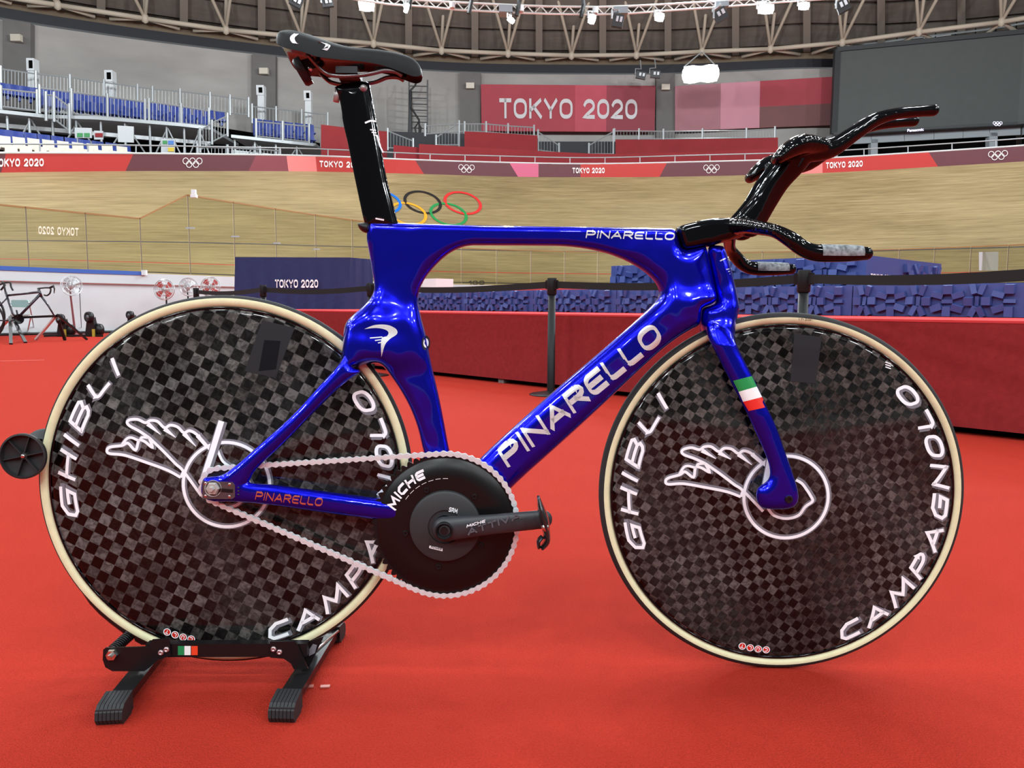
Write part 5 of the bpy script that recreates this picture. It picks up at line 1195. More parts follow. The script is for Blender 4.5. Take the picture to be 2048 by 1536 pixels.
# ---- handlebar (implicit tubes, mirrored)
class Tubes:
    def __init__(s, lo, hi, h):
        s.lo, s.h = np.array(lo), h; s.ax = [np.arange(lo[d], hi[d] + h / 2, h) for d in range(3)]; s.F = np.full([len(a) for a in s.ax], -3, np.float32)
    def chain(s, pts, rad, k=.35, mirror=True, dense=3):
        """pts (u,w,z); rad (in-plane radius, radius across w) per point"""
        P_ = smooth_path(np.array([list(p) + list(r) for p, r in zip(pts, rad)], float), dense); G_ = None
        for sg_ in ((1, -1) if mirror else (1,)):
            F1 = np.full(s.F.shape, -3, np.float32)
            for a, b in zip(P_[:-1], P_[1:]):
                a = a.copy(); b = b.copy(); a[1] *= sg_; b[1] *= sg_
                pad = max(a[3], a[4], b[3], b[4]) * 1.8 + s.h; lo = np.minimum(a[:3], b[:3]) - pad; hi = np.maximum(a[:3], b[:3]) + pad; sl = []
                for d in range(3):
                    i0 = int(np.clip((lo[d] - s.lo[d]) / s.h, 0, len(s.ax[d]))); i1 = int(np.clip((hi[d] - s.lo[d]) / s.h + 1, 0, len(s.ax[d]))); sl.append(slice(i0, i1))
                if any(q.start >= q.stop for q in sl): continue
                X = s.ax[0][sl[0]][:, None, None]; Y = s.ax[1][sl[1]][None, :, None]; Z = s.ax[2][sl[2]][None, None, :]
                e = b[:3] - a[:3]; L = e @ e + 1e-12; t = np.clip(((X - a[0]) * e[0] + (Y - a[1]) * e[1] + (Z - a[2]) * e[2]) / L, 0, 1)
                qx, qy, qz = X - a[0] - t * e[0], Y - a[1] - t * e[1], Z - a[2] - t * e[2]; r1 = a[3] + (b[3] - a[3]) * t; r2 = a[4] + (b[4] - a[4]) * t
                f = 1 - (qx * qx + qz * qz) / r1 ** 2 - (qy / r2) ** 2; F1[tuple(sl)] = np.maximum(F1[tuple(sl)], f.astype(np.float32))
            s.F = smax(s.F, F1, k)
        return s
    def mesh(s, sm=3): V, Q = surfnet(s.F, s.lo, s.h); return nets_smooth(V, Q, sm), Q
def hb3(px, py, w): q = bf(px, py, w); return (q[0], w, q[1])
tb = Tubes((.795, -.225, .70), (1.30, .225, 1.06), .0024)
# stem body
tb.chain([hb3(1425, 462, 0), hb3(1450, 459, 0), hb3(1475, 458, 0)], [(.018, .022), (.019, .026), (.017, .03)], mirror=False)
# base bar wing and drop to the grip
tb.chain([hb3(1455, 455, .0), hb3(1488, 452, .05), hb3(1520, 456, .105), hb3(1552, 463, .15), hb3(1583, 480, .172), hb3(1606, 497, .178), hb3(1635, 506, .18), hb3(1690, 507, .181), hb3(1732, 507, .182)],
         [(.016, .016), (.0135, .02), (.0115, .02), (.0105, .018), (.0125, .016), (.0125, .014), (.0135, .013), (.0130, .013), (.0105, .0105)], dense=4)
# pillars carrying the arm rests
tb.chain([hb3(1500, 445, .028), hb3(1528, 405, .032), hb3(1556, 362, .04), hb3(1588, 325, .05), hb3(1606, 303, .058)], [(.026, .014), (.0215, .014), (.021, .014), (.022, .015), (.02, .02)], dense=10, k=.6)
# arm rest cups
tb.chain([hb3(1556, 318, .085), hb3(1580, 300, .082), hb3(1606, 290, .075), hb3(1640, 293, .062)], [(.010, .022), (.0155, .027), (.017, .03), (.014, .022)], dense=4)
# extensions
tb.chain([hb3(1620, 303, .058), hb3(1660, 297, .055), hb3(1705, 269, .048), hb3(1750, 240, .042), hb3(1790, 228, .038), hb3(1835, 223, .036), hb3(1866, 221, .035)], [(.018, .018), (.0165, .016), (.0135, .014), (.0115, .0135), (.0098, .0125), (.0092, .0115), (.0098, .0105)], dense=4)
V, Q = tb.mesh(8); bar = big_mesh('handlebar', V, Q, m_gloss, bike, True)
stm_px = [(1352, 456), (1362, 450), (1378, 446), (1400, 440), (1443, 434), (1475, 437), (1490, 447), (1490, 466), (1465, 481), (1443, 485), (1425, 492), (1411, 493), (1377, 500.5), (1365, 499), (1358, 480)]
sm_ = PT(stm_px, .012, bf); s5 = Shell((sm_[:, 0].min() - .01, -.04, sm_[:, 1].min() - .01), (sm_[:, 0].max() + .01, .04, sm_[:, 1].max() + .01), .0018)
s5.layer(chaikin(sm_, 2), 0.0, np.interp(s5.X, [sm_[:, 0].min(), sm_[:, 0].max()], [.022, .032]), .014, pw=2.4); V, Q = s5.mesh(3); big_mesh('stem', V, Q, m_gloss, bar, True)
# tape on both grips
m_tape = mat('worn_grip_tape', (120, 125, 128), rough=.8, noise=.6, nscale=160)
for s in (1, -1):
    g = BB(True); pts = [hb3(1640, 506.3, .18), hb3(1690, 507, .181), hb3(1724, 507, .182)]; pts = [(a, b * s, c) for a, b, c in pts]
    rr = []
    for (u, w, z), r in zip(smooth_path(pts, 3), np.interp(np.linspace(0, 1, 7), [0, .6, 1], [.0141, .0137, .0122])):
        rr.append([(u, w + r * math.cos(a), z + r * math.sin(a)) for a in np.linspace(-.35, math.pi + .35, 15)])
    g.grid(rr); g.build('grip_tape', m_tape, bar, smooth=True)
# ---- wheels
def carbon(name, size, ang):
    m = bpy.data.materials.new(name); m.use_nodes = True; nt = m.node_tree; N = nt.nodes; L = nt.links; b = N['Principled BSDF']
    tc = N.new('ShaderNodeTexCoord'); mp = N.new('ShaderNodeMapping'); mp.inputs['Rotation'].default_value = (0, ang, 0); L.new(tc.outputs['Object'], mp.inputs[0])
    sc = N.new('ShaderNodeVectorMath'); sc.operation = 'MULTIPLY'; sc.inputs[1].default_value = (1 / size, 0, 1 / size); L.new(mp.outputs[0], sc.inputs[0])
    # small waviness of the tows
    nw = N.new('ShaderNodeTexNoise'); nw.inputs['Scale'].default_value = 25; L.new(tc.outputs['Object'], nw.inputs[0])
    wv = N.new('ShaderNodeVectorMath'); wv.operation = 'SCALE'; wv.inputs['Scale'].default_value = .10; L.new(nw.outputs['Color'], wv.inputs[0])
    ad = N.new('ShaderNodeVectorMath'); ad.operation = 'ADD'; L.new(sc.outputs[0], ad.inputs[0]); L.new(wv.outputs[0], ad.inputs[1])
    fz = N.new('ShaderNodeVectorMath'); fz.operation = 'MULTIPLY'; fz.inputs[1].default_value = (1, 0, 1); L.new(ad.outputs[0], fz.inputs[0])
    of = N.new('ShaderNodeVectorMath'); of.operation = 'ADD'; of.inputs[1].default_value = (0, .5, 0); L.new(fz.outputs[0], of.inputs[0])
    ck = N.new('ShaderNodeTexChecker'); ck.inputs['Scale'].default_value = 1; L.new(of.outputs[0], ck.inputs['Vector'])
    # mottling of single tows
    fl_ = N.new('ShaderNodeVectorMath'); fl_.operation = 'FLOOR'; L.new(of.outputs[0], fl_.inputs[0])
    wn = N.new('ShaderNodeTexWhiteNoise'); L.new(fl_.outputs[0], wn.inputs['Vector'])
    n2 = N.new('ShaderNodeTexNoise'); n2.inputs['Scale'].default_value = 95; n2.inputs['Detail'].default_value = 6; n2.inputs['Distortion'].default_value = 1.2; L.new(tc.outputs['Object'], n2.inputs[0])
    n3 = N.new('ShaderNodeTexNoise'); n3.inputs['Scale'].default_value = 5; n3.inputs['Detail'].default_value = 2; L.new(tc.outputs['Object'], n3.inputs[0])
    mr = N.new('ShaderNodeMapRange'); mr.inputs['From Min'].default_value = .38; mr.inputs['From Max'].default_value = .62; mr.inputs['To Min'].default_value = .35; mr.inputs['To Max'].default_value = 1.1; L.new(n2.outputs[0], mr.inputs[0])
    mr3 = N.new('ShaderNodeMapRange'); mr3.inputs['From Min'].default_value = .35; mr3.inputs['From Max'].default_value = .6; mr3.inputs['To Min'].default_value = .35; mr3.inputs['To Max'].default_value = 1.15; L.new(n3.outputs[0], mr3.inputs[0])
    mw = N.new('ShaderNodeMapRange'); mw.inputs['To Min'].default_value = .55; mw.inputs['To Max'].default_value = 1.1; L.new(wn.outputs[0], mw.inputs[0])
    m1 = N.new('ShaderNodeMath'); m1.operation = 'MULTIPLY'; L.new(mr.outputs[0], m1.inputs[0]); L.new(mr3.outputs[0], m1.inputs[1])
    m2 = N.new('ShaderNodeMath'); m2.operation = 'MULTIPLY'; L.new(m1.outputs[0], m2.inputs[0]); L.new(mw.outputs[0], m2.inputs[1])
    m3 = N.new('ShaderNodeMath'); m3.operation = 'MULTIPLY'; L.new(m2.outputs[0], m3.inputs[0]); L.new(ck.outputs['Fac'], m3.inputs[1])
    # thin bright tow edges
    fr = N.new('ShaderNodeVectorMath'); fr.operation = 'FRACTION'; L.new(of.outputs[0], fr.inputs[0]); sp_ = N.new('ShaderNodeSeparateXYZ'); L.new(fr.outputs[0], sp_.inputs[0])
    lt1 = N.new('ShaderNodeMath'); lt1.operation = 'LESS_THAN'; lt1.inputs[1].default_value = .055; L.new(sp_.outputs[0], lt1.inputs[0])
    lt2 = N.new('ShaderNodeMath'); lt2.operation = 'MULTIPLY'; lt2.inputs[1].default_value = .30; L.new(lt1.outputs[0], lt2.inputs[0])
    mx_ = N.new('ShaderNodeMath'); mx_.operation = 'MAXIMUM'; L.new(m3.outputs[0], mx_.inputs[0]); L.new(lt2.outputs[0], mx_.inputs[1])
    # tows lie crosswise: the fibre direction turns by 90 degrees from square to square
    dirs = []
    for k in (0, 1):
        vt = N.new('ShaderNodeVectorTransform'); vt.vector_type = 'VECTOR'; vt.convert_from = 'OBJECT'; vt.convert_to = 'WORLD'
        a = -ang + (math.pi / 2 if k else 0); vt.inputs[0].default_value = (math.cos(a), 0, math.sin(a)); dirs.append(vt)
    tg = N.new('ShaderNodeMix'); tg.data_type = 'VECTOR'; L.new(ck.outputs['Fac'], tg.inputs[0]); L.new(dirs[0].outputs[0], tg.inputs[4]); L.new(dirs[1].outputs[0], tg.inputs[5])
    sm2 = N.new('ShaderNodeMath'); sm2.operation = 'MULTIPLY_ADD'; sm2.inputs[1].default_value = .55; sm2.inputs[2].default_value = .12; L.new(mr.outputs[0], sm2.inputs[0])
    fac = N.new('ShaderNodeMath'); fac.operation = 'MULTIPLY'; L.new(sm2.outputs[0], fac.inputs[0]); L.new(mw.outputs[0], fac.inputs[1])
    ckm = N.new('ShaderNodeMapRange'); ckm.inputs['To Min'].default_value = .45; ckm.inputs['To Max'].default_value = 1.0; L.new(ck.outputs['Fac'], ckm.inputs[0])
    f2 = N.new('ShaderNodeMath'); f2.operation = 'MULTIPLY'; L.new(fac.outputs[0], f2.inputs[0]); L.new(ckm.outputs[0], f2.inputs[1]); fac = f2
    an = N.new('ShaderNodeBsdfAnisotropic') if False else N.new('ShaderNodeBsdfGlossy')
    an.inputs['Roughness'].default_value = .42; an.inputs['Anisotropy'].default_value = .85
    gcol = N.new('ShaderNodeMix'); gcol.data_type = 'RGBA'; L.new(fac.outputs[0], gcol.inputs[0]); gcol.inputs[6].default_value = (.0, .0, .0, 1); gcol.inputs[7].default_value = (.075, .073, .07, 1)
    L.new(gcol.outputs[2], an.inputs['Color']); L.new(tg.outputs[1], an.inputs['Tangent'])
    mix = N.new('ShaderNodeMix'); mix.data_type = 'RGBA'; L.new(mx_.outputs[0], mix.inputs[0]); mix.inputs[6].default_value = (.0015, .0013, .0013, 1); mix.inputs[7].default_value = (.10, .096, .09, 1)
    L.new(mix.outputs[2], b.inputs['Base Color']); b.inputs['Roughness'].default_value = .06; b.inputs['Specular IOR Level'].default_value = .27
    ads = N.new('ShaderNodeAddShader'); L.new(b.outputs[0], ads.inputs[0]); L.new(an.outputs[0], ads.inputs[1]); L.new(ads.outputs[0], N['Material Output'].inputs['Surface'])
    return m
RD = .3115
def wd(r): return .0108 + .013 * (1 - min(r / RD, 1) ** 1.5)
def wheel(cu, cz, front, name, cmat, drot, tread_deg):
    ori = (cu, 0, cz)
    prof = [(r, wd(r)) for r in np.linspace(RD, .002, 26)]; prof = prof + [(r, -w) for r, w in prof[::-1]]
    d = BB(front); d.lathe(prof, ori, (0, 1, 0), 120, closed=True); disc = d.build(name, cmat, bike, smooth=True)
    t0 = math.radians(tread_deg); rt = .0115; rc = RW - rt
    sec = lambda a: (rc + rt * math.cos(a), rt * math.sin(a))
    tr_ = BB(front); tr_.lathe([sec(a) for a in np.linspace(-t0, t0, 13)], ori, (0, 1, 0), 140); tr_.build('tyre_tread', m_tread, disc, smooth=True)
    for s in (1, -1):
        sw = BB(front); sw.lathe([sec(s * a) for a in np.linspace(t0, math.pi * .97, 10)], ori, (0, 1, 0), 140); sw.build('tyre_sidewall', m_tan, disc, smooth=True)
    for s in (1, -1):
        rm = BB(front); rm.lathe([(RD + .0012, s * .0100), (RD + .0006, s * .0116), (RD - .0025, s * .0116), (RD - .003, s * .0105)], ori, (0, 1, 0), 140); rm.build('rim_edge', m_gloss, disc, smooth=True)
    c, s_ = math.cos(math.radians(drot)), math.sin(math.radians(drot))
    def loc(x, y, eps=.0006):                 # decal coordinates -> surface
        r = math.hypot(x, y); return (cu + x * c - y * s_, wd(r) + eps, cz + x * s_ + y * c)
    def polar(txt, a0, a1, r0, r1, inward, slant, th, gap, xs, dx=0, dy=0, eps=.0006, mb=None):
        W = text_width(txt, gap) * xs + th + slant * .9
        def f(x, y):
            a = math.radians(a0 + (a1 - a0) * x / W); r = (r1 - (r1 - r0) * y) if inward else (r0 + (r1 - r0) * y)
            return loc(r * math.cos(a) + dx, r * math.sin(a) + dy, eps)
        return stroke_text(txt, f, th=th, gap=gap, slant=slant, cols=2, step=.12, mb=mb or BB(front), xs=xs)
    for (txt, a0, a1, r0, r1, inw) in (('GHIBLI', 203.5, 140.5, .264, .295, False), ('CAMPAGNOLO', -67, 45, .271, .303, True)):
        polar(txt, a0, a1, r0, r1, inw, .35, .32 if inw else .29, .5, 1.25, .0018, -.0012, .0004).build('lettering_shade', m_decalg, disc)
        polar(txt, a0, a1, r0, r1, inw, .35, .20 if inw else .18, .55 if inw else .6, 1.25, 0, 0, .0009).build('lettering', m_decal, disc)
    # winged emblem, given in picture pixels of the front wheel crop
    def q(x, y): 
        u, z = bf(1190 + x / 2.048, 600 + y / 2.048, .02); return (u - WBASE, z - RW)
    cx, cy = q(780, 806); rr = 83 / 1092
    def qw(x, y):                              # same, from the rear wheel crop
        u, z = bk(x / 3.071, 580 + y / 3.071, .021); a, b = u, z - (RW + LIFT); k = math.radians(9.6); return (a * math.cos(k) - b * math.sin(k), a * math.sin(k) + b * math.cos(k))
    def lines():
        yield [qw(*v) for v in [(915, 908), (850, 866), (793, 836), (776, 814), (794, 798), (842, 796), (890, 816), (922, 802), (966, 808), (1010, 846), (1046, 830), (1092, 842), (1130, 876), (1166, 864), (1216, 892), (1292, 978)]], 5.5
        yield [qw(*v) for v in [(915, 908), (935, 966), (888, 932), (852, 925), (830, 984), (782, 942), (745, 956), (672, 966), (651, 985), (666, 1006), (762, 1016), (900, 1060), (1030, 1106), (1112, 1150)]], 5.5
        yield [qw(*v) for v in [(742, 955), (776, 914), (806, 908), (852, 925), (870, 906), (915, 908)]], 5
        yield [qw(*v) for v in [(915, 908), (1000, 986), (1080, 1066), (1130, 1112), (1240, 1262)]], 5.5
        yield [qw(*v) for v in [(1112, 1150), (1130, 1112)]], 5
        yield [qw(*v) for v in [(1340, 985), (1372, 1050), (1425, 1088)]], 5
        yield [q(*v) for v in [(705, 850), (730, 880), (780, 893), (830, 880), (858, 845), (888, 822), (880, 800), (864, 775), (845, 750), (820, 735)]], 5.5
    SPK = [((905, 822), (986, 888)), ((1010, 852), (1080, 906)), ((1130, 880), (1206, 960)), ((1216, 892), (1262, 960))]
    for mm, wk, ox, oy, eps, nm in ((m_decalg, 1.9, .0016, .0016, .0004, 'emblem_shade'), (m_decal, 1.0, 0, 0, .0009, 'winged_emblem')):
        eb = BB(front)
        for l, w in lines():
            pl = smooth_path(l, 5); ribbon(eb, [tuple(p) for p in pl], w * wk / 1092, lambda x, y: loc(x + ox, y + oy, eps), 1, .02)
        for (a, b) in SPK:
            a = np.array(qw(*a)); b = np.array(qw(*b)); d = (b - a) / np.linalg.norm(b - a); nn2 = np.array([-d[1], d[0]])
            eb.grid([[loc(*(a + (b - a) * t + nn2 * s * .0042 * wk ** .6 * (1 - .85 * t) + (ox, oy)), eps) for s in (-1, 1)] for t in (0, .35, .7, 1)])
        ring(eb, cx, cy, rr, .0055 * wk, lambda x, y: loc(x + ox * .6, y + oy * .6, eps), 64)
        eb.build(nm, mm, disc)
    # pen stroke of the emblem (rear picture coordinates turned into decal coordinates)
    def qr(x, y):
        u, z = bk(x, y, .022); a, b = u, z - (RW + LIFT); k = math.radians(9.6); return (a * math.cos(k) - b * math.sin(k), a * math.sin(k) + b * math.cos(k))
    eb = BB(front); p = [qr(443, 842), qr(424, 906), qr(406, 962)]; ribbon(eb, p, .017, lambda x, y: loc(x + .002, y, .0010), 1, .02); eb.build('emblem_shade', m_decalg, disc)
    eb = BB(front); ribbon(eb, p, .010, lambda x, y: loc(x, y, .0013), 1, .02); eb.build('emblem_pen', m_decal, disc)
    # row of four red dots with letters near the rim
    lb = BB(front); lr = BB(front)
    for k, ch_ in enumerate('CULT'):
        a = math.radians(266.4 - k * 2.9); r = .296; x0, y0 = r * math.cos(a), r * math.sin(a)
        ring(lr, x0, y0, .0034, .0066, lambda x, y: loc(x, y, .0007), 16)
        ring(lb, x0, y0, .0062, .0014, lambda x, y: loc(x, y, .0009), 16)
        tx = (-math.sin(a) * -1, math.cos(a) * -1); ty = (math.cos(a), math.sin(a))
        def f(x, y): return loc(x0 + tx[0] * (x - .5) * .005 + ty[0] * (y - .5) * .007, y0 + tx[1] * (x - .5) * .005 + ty[1] * (y - .5) * .007, .0011)
        stroke_text(ch_, f, th=.22, mb=lb)
    lr.build('dot_label', mat('label_red', (206, 44, 32), rough=.4), disc); lb.build('dot_lettering', m_decal, disc)
    return disc, loc
discF, locF = wheel(WBASE, RW, True, 'front_wheel', carbon('carbon_weave_front', .0155, math.radians(-33)), 0, 78)
discR, locR = wheel(0, RW + LIFT, False, 'rear_wheel', carbon('carbon_weave_rear', .0195, math.radians(-27)), -9.6, 60)
m_patch = mat('grey_patch', (34, 36, 40), rough=.5, spec=.3)
def patch(disc, cu, cz, f, px4, front, eps=.0005, n=5):
    c = [f(*p, .016) - np.array([cu, cz]) for p in px4]; b = BB(front); rows = []
    for i in range(n + 1):
        rows.append([])
        for j in range(n + 1):
            s, t = i / n, j / n; p = (c[0] * (1 - s) + c[1] * s) * (1 - t) + (c[3] * (1 - s) + c[2] * s) * t; rows[-1].append((cu + p[0], wd(np.hypot(*p)) + eps, cz + p[1]))
    b.grid(rows); return b.build('patch', m_patch, disc)
patch(discF, WBASE, RW, bf, [(1590, 668), (1645, 674), (1631, 767), (1580, 763)], True)
patch(discR, 0, RW + LIFT, bk, [(523, 640), (588, 656), (552, 756), (490, 742)], False)
patch(discR, 0, RW + LIFT, bk, [(528, 680), (560, 682), (552, 738), (518, 742)], False, .0009).data.materials[0] = mat('dark_patch', (16, 18, 23), rough=.3, spec=.3)
tb_ = BB(True)
stroke_text('1 7 ', lambda x, y: (0, 0, 0), mb=BB())
for k, ch_ in enumerate('1712021'):
    def f(x, y, k=k): u, z = bf(1597 + k * 4.2 + x * 3, 641 - y * 4.5, .011); return (u, .0126, z)
    stroke_text(ch_, f, th=.2, mb=tb_)
tb_.build('date_marking', mat('brown_ink', (90, 52, 40), rough=.8), discF)
tm_ = BB(True)
def f(x, y): u, z = bf(1757 + x * 7, 724 - y * 4, .013); return (u, wd(np.hypot(u - WBASE, z - RW)) + .0008, z)
for r_k in range(3): ribbon(tm_, [(2.0, -r_k * 1.2), (3.6, -r_k * 1.2 - 1.0)], .5, f, 1, 1)
tm_.build('small_label', m_decal, discF)

# ---- crankset and chain
BBu, BBz = bk(888, 1063.5, .095); RZ = RW + LIFT; PITCHC = .0127; NT = 63; RCR = PITCHC / (2 * math.sin(math.pi / NT)); WCH = .047; NC = 15; RCC = PITCHC / (2 * math.sin(math.pi / NC))
m_ring = mat('anodised_black', (12, 11, 12), rough=.4, spec=.4)
cr = BB(); pts = []
for k in range(NT * 4):
    a = 2 * math.pi * k / (NT * 4); r = RCR + (.0035 if k % 4 in (0,) else (.001 if k % 4 in (1, 3) else -.004)); pts.append((r * math.cos(a), r * math.sin(a)))
n = len(pts); vs = [(BBu + x, WCH - .0015, BBz + y) for x, y in pts] + [(BBu + x, WCH + .0015, BBz + y) for x, y in pts] + [(BBu + x * .4, WCH + .0015, BBz + y * .4) for x, y in pts] + [(BBu + x * .4, WCH - .0015, BBz + y * .4) for x, y in pts]
cr.add(vs, [(i, (i + 1) % n, n + (i + 1) % n, n + i) for i in range(n)] + [(n + i, n + (i + 1) % n, 2 * n + (i + 1) % n, 2 * n + i) for i in range(n)] + [(3 * n + i, 3 * n + (i + 1) % n, (i + 1) % n, i) for i in range(n)])
crank = cr.build('crankset', m_ring, bike)
cc = (BBu, 0, BBz)
d = BB(); d.lathe([(RCR - .007, WCH + .0016), (RCR - .008, WCH + .003), (.085, WCH + .004), (.03, WCH + .004)], cc, (0, 1, 0), 96); d.build('aero_cover', mat('chainring_satin', (14, 12, 13), rough=.32, spec=.4), crank, smooth=True)
d = BB(); d.lathe([(.063, WCH + .004), (.062, WCH + .011), (.058, WCH + .013), (.030, WCH + .015), (.029, WCH + .012), (.02, WCH + .012)], cc, (0, 1, 0), 64); d.build('power_meter', mat('spider_grey', (44, 45, 47), rough=.5), crank, smooth=True, sharp=35)
for (x, y) in ((853, 981), (949, 994), (811, 1067), (962, 1091), (877, 1134)):
    u, z = bk(x, y, WCH + .006); b = BB(); b.lathe([(.0005, .0), (.0022, .0), (.0026, .0025), (.0045, .0025), (.0055, 0), (.0055, -.003)], (u, WCH + .0045, z), (0, 1, 0), 14); b.build('ring_bolt', m_blackm, crank, smooth=True, sharp=40)
# lettering round the ring
def pol(a0, a1, r0, r1, W, w): 
    return lambda x, y: (BBu + (r0 + (r1 - r0) * y) * math.cos(math.radians(a0 + (a1 - a0) * x / W)), w, BBz + (r0 + (r1 - r0) * y) * math.sin(math.radians(a0 + (a1 - a0) * x / W)))
W = text_width('MICHE', .42) * 1.3 + .5
b = BB(); stroke_text('MICHE', pol(163, 111, .091, .108, W, WCH + .0046), th=.28, gap=.42, slant=.25, step=.15, mb=b, xs=1.3); b.build('lettering', m_decal, crank)
b = BB()
for k in range(7): ribbon(b, [(k * 1.0, 0), (k * 1.0 + .7, 0)], .14, pol(146, 84, .084, .089, 7, WCH + .0046), 1, .2)
b.build('dash_marks', m_decal, crank)
def flat_text(txt, p0, p1, h, w, m, name, th=.22, gap=.4, slant=.2, parent=None, xs=1.):
    W = text_width(txt, gap) * xs + th + slant; p0 = np.array(p0, float); p1 = np.array(p1, float); L = np.linalg.norm(p1 - p0); e = (p1 - p0) / L; nn_ = np.array([e[1], -e[0]]); b = BB()
    def f(x, y): u, z = bk(*(p0 + e * x / W * L + nn_ * y * h), w); return (u, w, z)
    stroke_text(txt, f, th=th, gap=gap, slant=slant, mb=b, xs=xs); return b.build(name, m, parent or crank)
flat_text('SRM', (897, 1023), (914, 1027), 9, WCH + .0152, m_decal, 'lettering', slant=0)
b = BB(); pc = [bk(x, y, WCH + .0146) for x, y in ((859, 1091), (885, 1097), (885, 1102.5), (858, 1096))]; b.prism([(u, WCH + .0142, z) for u, z in pc], (0, .0004, 0)); b.build('meter_label', m_decal, crank)
flat_text('POWER', (861, 1095.5), (883, 1100.8), 4, WCH + .0152, m_satin, 'lettering', th=.2)
# crank arm
pe = bk(1086, 1040, .093); ax0 = np.array([BBu, .076, BBz]); ax1 = np.array([pe[0], .088, pe[1]])
ca_ = Tubes((BBu - .05, .05, BBz - .06), (pe[0] + .05, .115, BBz + .07), .0016)
ca_.chain([ax0, ax0 + (ax1 - ax0) * .15, ax0 + (ax1 - ax0) * .5, ax0 + (ax1 - ax0) * .92, ax1], [(.022, .0125), (.0205, .0115), (.0175, .0085), (.0165, .0085), (.0165, .0085)], mirror=False, dense=3)
V, Q = ca_.mesh(2); arm = big_mesh('crank_arm', V, Q, mat('arm_grey', (48, 49, 53), rough=.4), crank)
b = BB(); b.lathe([(.0005, .006), (.006, .006), (.007, .003), (.009, .003), (.0135, .010), (.0150, .0095), (.0155, .004), (.0155, -.02)], (BBu, .084, BBz), (0, 1, 0), 28); b.build('axle_cap', m_blackm, crank, smooth=True, sharp=35)
b = BB(); b.tube([(BBu, -.085, BBz), (BBu, .085, BBz)], .015, 16); b.build('axle', m_blackm, crank, smooth=True)
dl = (ax1 - ax0); ax2 = np.array([BBu - dl[0], -.088, BBz - dl[2]]); b = BB(); b.bar((BBu, -.076, BBz), ax2, .014, .034, (0, 1, 0)); b.build('crank_arm', A('arm_grey'), crank)
def arm_w(px, py):
    return .0965 - .0
flat_text('MICHE', (933, 1055.5), (972, 1044.5), 5.5, .0925, m_decal, 'lettering', th=.24, slant=.25)
flat_text('ATTIVA', (936, 1071), (1044, 1036.5), 13, .0955, mat('arm_print', (88, 90, 96), rough=.35), 'lettering', th=.22, slant=.15, xs=1.25)
# pedal: a thin clipless body seen edge on
pc_ = bk(1090, 1040, .12); b = BB(); b.tube([(ax1[0], .085, ax1[2]), (ax1[0], .15, ax1[2])], [.008, .006], 12); b.build('pedal_axle', m_chrome, crank, smooth=True)
pd = Tubes((ax1[0] - .05, .09, ax1[2] - .08), (ax1[0] + .06, .17, ax1[2] + .08), .0016)
def pq(x, y, w=.125): q = bk(x, y, w); return (q[0], w, q[1])
pd.chain([pq(1077, 995), pq(1081, 1012), pq(1087, 1035), pq(1092, 1060), pq(1094, 1080), pq(1084, 1095)], [(.003, .014), (.0055, .024), (.008, .027), (.0065, .025), (.005, .022), (.003, .016)], mirror=False)
pd.chain([pq(1077, 1094), pq(1077, 1082), pq(1083, 1075)], [(.003, .012), (.0035, .015), (.003, .015)], mirror=False)
V, Q = pd.mesh(2); big_mesh('pedal', V, Q, mat('pedal_gloss', (30, 30, 32), rough=.2, coat=.6), crank)

# chain: links along the loop
A_ = np.array([0, RZ]); B_ = np.array([BBu, BBz]); dv = B_ - A_; D = np.linalg.norm(dv); th0 = math.atan2(dv[1], dv[0]); al = math.acos((RCC - RCR) / D)
loop = []
def arcp(c, r, a0, a1, n): return [c + r * np.array([math.cos(a0 + (a1 - a0) * i / n), math.sin(a0 + (a1 - a0) * i / n)]) for i in range(n + 1)]
loop += arcp(B_, RCR, th0 - al, th0 + al, 200)           # round the chainring (front)
loop += arcp(A_, RCC, th0 + al, th0 + 2 * math.pi - al, 60)
loop.append(loop[0]); loop = np.array(loop); seg = np.linalg.norm(np.diff(loop, axis=0), axis=1); cum = np.concatenate([[0], np.cumsum(seg)]); NL = int(round(cum[-1] / PITCHC / 2)) * 2
pos = np.array([[np.interp(k * cum[-1] / NL, cum, loop[:, d]) for d in (0, 1)] for k in range(NL + 1)])
PL_ = cum[-1] / NL
def link_mesh(name, wo, th, r, waist):
    b = MB()
    out = []
    for s, c in ((1, PL_), (-1, 0)):
        pass
    prof = [(PL_ + r * math.cos(a), r * math.sin(a)) for a in np.linspace(-2.2, 2.2, 9)] + [(PL_ / 2, waist)] + [(r * math.cos(a), r * math.sin(a)) for a in np.linspace(math.pi - 2.2, math.pi + 2.2, 9)] + [(PL_ / 2, -waist)]
    for sg_ in (1, -1): b.prism([(x, sg_ * wo - th / 2, y) for x, y in prof], (0, th, 0))
    for x in (0, PL_): b.cyl((x, -wo - th * .8, 0), (x, wo + th * .8, 0), .0020, n=8)
    if wo < .0025: 
        for x in (0, PL_): b.cyl((x, -wo, 0), (x, wo, 0), .0039, n=10)
    return b.mesh(name, m_chain)
me_out = link_mesh('chain_outer_link', .0032, .0011, .0052, .0030); me_in = link_mesh('chain_inner_link', .0021, .0011, .0050, .0028)
chain = BB(); chain.tube([(p[0], WCH, p[1]) for p in pos[:-1]], .0016, 6, closed=True); chain = chain.build('chain', m_chain, bike)
for k in range(NL):
    a, b_ = pos[k], pos[k + 1]; t = (b_ - a) / np.linalg.norm(b_ - a)
    R = np.array([[t[0], 0, -t[1]], [0, 1, 0], [t[1], 0, t[0]]])
    o = bpy.data.objects.new('link', me_out if k % 2 else me_in); COL.objects.link(o); o.parent = chain; o.matrix_local = mat4(R, (a[0], -WCH, a[1]))
